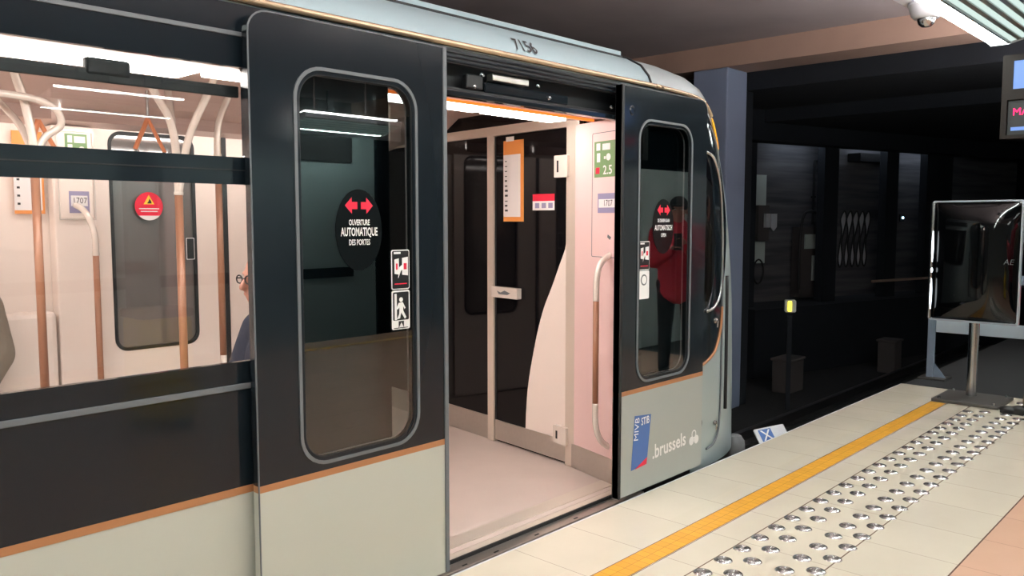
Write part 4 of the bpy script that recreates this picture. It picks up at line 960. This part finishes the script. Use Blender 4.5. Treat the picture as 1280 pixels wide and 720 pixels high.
def person(label, base, face, pose, mats, cap=False, glasses=False, group=None, hairless=False, bald=False):
    """pose: dict of joints in local frame: x = right of the person, y = forward, z = up; base world; face = heading angle of forward"""
    root = thing('person', label, 'person', base)
    rot = Matrix.Rotation(face-pi/2, 3, 'Z'); bs = Vector(base)
    def P(v): return bs+rot @ Vector(v)
    J = {k: P(v) for k, v in pose.items()}
    fwd = rot @ Vector((0,1,0)); rt = rot @ Vector((1,0,0)); up = Vector((0,0,1))
    hc = J['head']; R3 = rot
    # --- skin body: head, neck, hands, thin core inside the clothes
    bm = new_bm()
    ell(bm, hc+up*.035-fwd*.008, (.074,.092,.098), R3); ell(bm, hc-up*.035+fwd*.018, (.058,.070,.078), R3)
    ell(bm, hc-up*.088+fwd*.045, (.028,.026,.022), R3)
    capsule(bm, hc+up*.025+fwd*.083, hc-up*.018+fwd*.104, .009, .015, 10)        # nose
    ell(bm, hc-up*.045+fwd*.083, (.026,.012,.010), R3)                          # lips
    ell(bm, hc+up*.035+fwd*.074, (.052,.016,.011), R3)                          # brow
    for s in (-1, 1):
        ell(bm, hc+rt*s*.076-up*.003-fwd*.005, (.011,.020,.032), R3)
        ell(bm, hc+rt*s*.035-up*.02+fwd*.062, (.022,.018,.022), R3)
    capsule(bm, J['neck'], hc-up*.05-fwd*.02, .058, .052)
    capsule(bm, J['chest'], J['pelvis'], .10, .10); capsule(bm, J['chest'], J['neck'], .09, .055)
    for s in 'LR':
        sx = 1 if s == 'R' else -1
        capsule(bm, J['chest']+up*.06, J['sh'+s], .06, .045); capsule(bm, J['sh'+s], J['el'+s], .042, .036); capsule(bm, J['el'+s], J['wr'+s], .035, .024)
        capsule(bm, J['pelvis'], J['hip'+s], .09, .085); capsule(bm, J['hip'+s], J['kn'+s], .075, .052); capsule(bm, J['kn'+s], J['an'+s], .050, .036); capsule(bm, J['an'+s], J['an'+s]+fwd*.07-up*.035, .032, .022)
        # hand
        d = (J['wr'+s]-J['el'+s]).normalized(); side = (rt*(-sx)-d*d.dot(rt*(-sx))).normalized(); nrm = d.cross(side)
        w0 = J['wr'+s]
        for k in range(4):
            o_ = side*(.026-.0175*k); ln = (.068,.078,.073,.058)[k]
            capsule(bm, w0+d*.01+o_*.5, w0+d*.085+o_, .016, .0125, 8)
            mid = w0+d*(.085+ln*.55)+o_*1.12+nrm*.008; tip = mid+d*ln*.42+nrm*.018*(1 if s == 'L' else -1)
            capsule(bm, w0+d*.085+o_, mid, .0100, .0090, 8); capsule(bm, mid, tip, .0090, .0078, 8)
        capsule(bm, w0+d*.02+side*.018, w0+d*.058+side*.048, .014, .011, 8); capsule(bm, w0+d*.058+side*.048, w0+d*.095+side*.052, .011, .009, 8)
    body = remeshed('body', bm, 'skin', root, .0068, 3)
    # --- eyes
    for s in (-1, 1):
        e = obj('eye', (lambda b_: (ell(b_, hc+rt*s*.031+up*.012+fwd*.078, (.011,.008,.007), R3), b_)[1])(new_bm()), 'white', body, smooth=True)
        obj('iris', (lambda b_: (ell(b_, hc+rt*s*.031+up*.012+fwd*.0845, (.005,.003,.005), R3), b_)[1])(new_bm()), 'hair', e, smooth=True)
    # --- jacket
    th = mats.get('thick', .02)
    bm = new_bm()
    capsule(bm, J['chest']+rt*.05, J['pelvis']+rt*.035-up*mats.get('hem',.02), .11+th, .115+th); capsule(bm, J['chest']-rt*.05, J['pelvis']-rt*.035-up*mats.get('hem',.02), .11+th, .115+th)
    capsule(bm, J['chest']+up*.04, J['neck']+up*.0, .10+th, .058+th)
    for s in 'LR':
        capsule(bm, J['chest']+up*.08, J['sh'+s], .07+th, .052+th); capsule(bm, J['sh'+s], J['el'+s], .052+th, .046+th); capsule(bm, J['el'+s], J['wr'+s], .045+th, .032+th*.7)
    remeshed('jacket', bm, mats['jacket'], root, .012, 5)
    # --- trousers
    bm = new_bm()
    capsule(bm, J['pelvis']+up*.05, J['pelvis']-up*.02, .135, .135)
    for s in 'LR':
        capsule(bm, J['pelvis']-up*.02, J['hip'+s], .12, .105); capsule(bm, J['hip'+s], J['kn'+s], .098, .070); capsule(bm, J['kn'+s], J['an'+s]+up*.02, .068, .056)
    remeshed('trousers', bm, mats['trousers'], root, .013, 5)
    for s in 'LR':
        a = J['an'+s]; bm = new_bm()
        zb = a.z-.075
        for (dd, r0, r1, rz, h_) in ((-.035,.042,.048,.045,.045),(.06,.046,.075,.036,.036),(.14,.044,.070,.030,.030)):
            ell(bm, Vector((a.x, a.y, zb+h_))+fwd*dd, (r0, r1, rz), R3)
        capsule(bm, a+up*.02, a-up*.03, .05, .048)
        box(bm, -.04, .04, -.07, .20, 0, .022, .006, Matrix.Translation((a.x, a.y, zb)) @ R3.to_4x4())
        remeshed('shoe', bm, 'shoe', root, .008, 3)
    # --- hair / cap
    bm = new_bm()
    if cap:
        ell(bm, hc+up*.055-fwd*.01, (.088,.103,.085), R3); capsule(bm, hc+up*.05-fwd*.06, hc-up*.03-fwd*.05, .06, .055)
        c = remeshed('cap', bm, 'darkcloth', root, .01, 3)
        bm = new_bm(); ell(bm, hc+up*.055+fwd*.115, (.068,.055,.008), R3); obj('peak', bm, 'darkcloth', c, smooth=True)
    elif bald:
        ell(bm, hc+up*.0-fwd*.045, (.080,.060,.055), R3); remeshed('hair', bm, 'greyhair', root, .009, 3)
    else:
        ell(bm, hc+up*.055-fwd*.025, (.083,.092,.088), R3); ell(bm, hc-up*.01-fwd*.05, (.075,.060,.075), R3); remeshed('hair', bm, 'hair', root, .009, 3)
    if glasses:
        gl = obj('glasses', tube(new_bm(), [hc+rt*.033+fwd*.098+up*.012+rt*.022*cos(a/8*pi)+up*.016*sin(a/8*pi) for a in range(16)], .0028, 6, closed=True), 'matteblack', root)
        obj('rim', tube(new_bm(), [hc-rt*.033+fwd*.098+up*.012+rt*.022*cos(a/8*pi)+up*.016*sin(a/8*pi) for a in range(16)], .0028, 6, closed=True), 'matteblack', gl)
        obj('bridge', tube(new_bm(), [hc-rt*.011+fwd*.099+up*.016, hc+rt*.011+fwd*.099+up*.016], .0028, 6), 'matteblack', gl)
        for s in (-1,1): obj('temple_arm', tube(new_bm(), [hc+rt*s*.055+fwd*.097+up*.016, hc+rt*s*.078-fwd*.0+up*.012], .0028, 6), 'matteblack', gl)
    return root
def standing(h=1.70):
    k = h/1.72
    p = dict(head=(0,.03,1.595), neck=(0,-.01,1.44), chest=(0,0,1.26), pelvis=(0,0,.96), shL=(-.19,0,1.38), shR=(.19,0,1.38), elL=(-.25,-.01,1.10), elR=(.25,-.01,1.10), wrL=(-.25,.08,.86), wrR=(.25,.08,.86),
             hipL=(-.10,0,.90), hipR=(.10,0,.90), knL=(-.11,.02,.50), knR=(.11,.02,.50), anL=(-.12,0,.075/k), anR=(.12,0,.075/k))
    return {a: (v[0]*k, v[1]*k, v[2]*k) for a, v in p.items()}
def sitting(seat=.44, lean=0., hscale=1.):
    s = seat+.10
    return dict(head=(0,.08+lean,s+.69*hscale), neck=(0,.02+lean*.8,s+.53*hscale), chest=(0,.0+lean*.5,s+.36), pelvis=(0,-.02,s+.02), shL=(-.19,.0+lean*.7,s+.47), shR=(.19,0+lean*.7,s+.47), elL=(-.24,.08+lean,s+.22), elR=(.24,.08+lean,s+.22),
                wrL=(-.12,.30+lean,s+.12), wrR=(.12,.30+lean,s+.12), hipL=(-.10,.03,s-.01), hipR=(.10,.03,s-.01), knL=(-.13,.43,s-.02), knR=(.13,.43,s-.02), anL=(-.13,.42,.076), anR=(.13,.42,.076))
# red-jacketed passenger mirrored in the front leaf, filming with a phone
ps_ = standing(1.70); ps_.update(elR=(.22,.06,1.12), wrR=(.08,.28,1.26), elL=(-.22,.04,1.12), wrL=(-.06,.28,1.22))
person('person in red jacket and dark cap holding a phone, mirrored in the door leaf', (6.75, .86, 0), radians(150), ps_, dict(jacket='redjacket', trousers='darkcloth', thick=.035, hem=.10), cap=True)
t = thing('mobile_phone', 'black phone held up by the person in the red jacket', 'phone', (0,0,0))
hd = Vector((6.75,.86,0))+Matrix.Rotation(radians(60),3,'Z') @ Vector((.01,.40,1.30)); t.location = hd
ph = B(hd.x-.038, hd.x+.038, hd.y-.004, hd.y+.004, hd.z-.075, hd.z+.075, .004)
q_ = new_bm(); me_ = bpy.data.meshes.new('q'); ph.to_mesh(me_); ph.free(); q_.from_mesh(me_); bmesh.ops.rotate(q_, cent=hd, matrix=Matrix.Rotation(radians(60),3,'Z'), verts=q_.verts[:])
obj('phone_body', q_, 'blackprint', t)
# person at the right edge
pk_ = standing(1.72); pk_.update(anR=(.12,-.02,.075), anL=(-.12,.20,.075), knL=(-.11,.15,.5), wrL=(-.27,-.03,.80), wrR=(.27,-.03,.80))
person('person in khaki trousers and jacket standing beside the mirror', (7.40, 1.155, 0), radians(95), pk_, dict(jacket='khaki', trousers='khaki', thick=.03, hem=.02))
# passengers in the train
pc_ = sitting(.44); pc_.update(elL=(-.215,.05,.80), elR=(.215,.05,.80), wrL=(-.10,.27,.68), wrR=(.10,.27,.68), shL=(-.18,0,1.03), shR=(.18,0,1.03))
person('seated passenger in beige quilted coat on the bench behind the side window', (1.06, 4.95, 0.0), radians(-90), pc_, dict(jacket='beigecoat', trousers='darkcloth', thick=.07, hem=.03))
person('seated passenger with glasses and navy jacket behind the edge of the side window', (1.845, 3.0, 0.0), radians(180), sitting(.46, .0, 1.), dict(jacket='navy', trousers='darkcloth', thick=.03, hem=.02), glasses=True, bald=True)
ts = obj('passenger_seat', B(1.66, 2.02, 2.82, 3.18, .36, .41, .02), 'cream', train)
obj('pedestal', tube(new_bm(), [(1.84,3.0,0),(1.84,3.0,.36)], .04, 14), 'steel', ts)
obj('backrest', B(2.06, 2.085, 2.82, 3.18, .40, .9, .01), 'cream', ts)
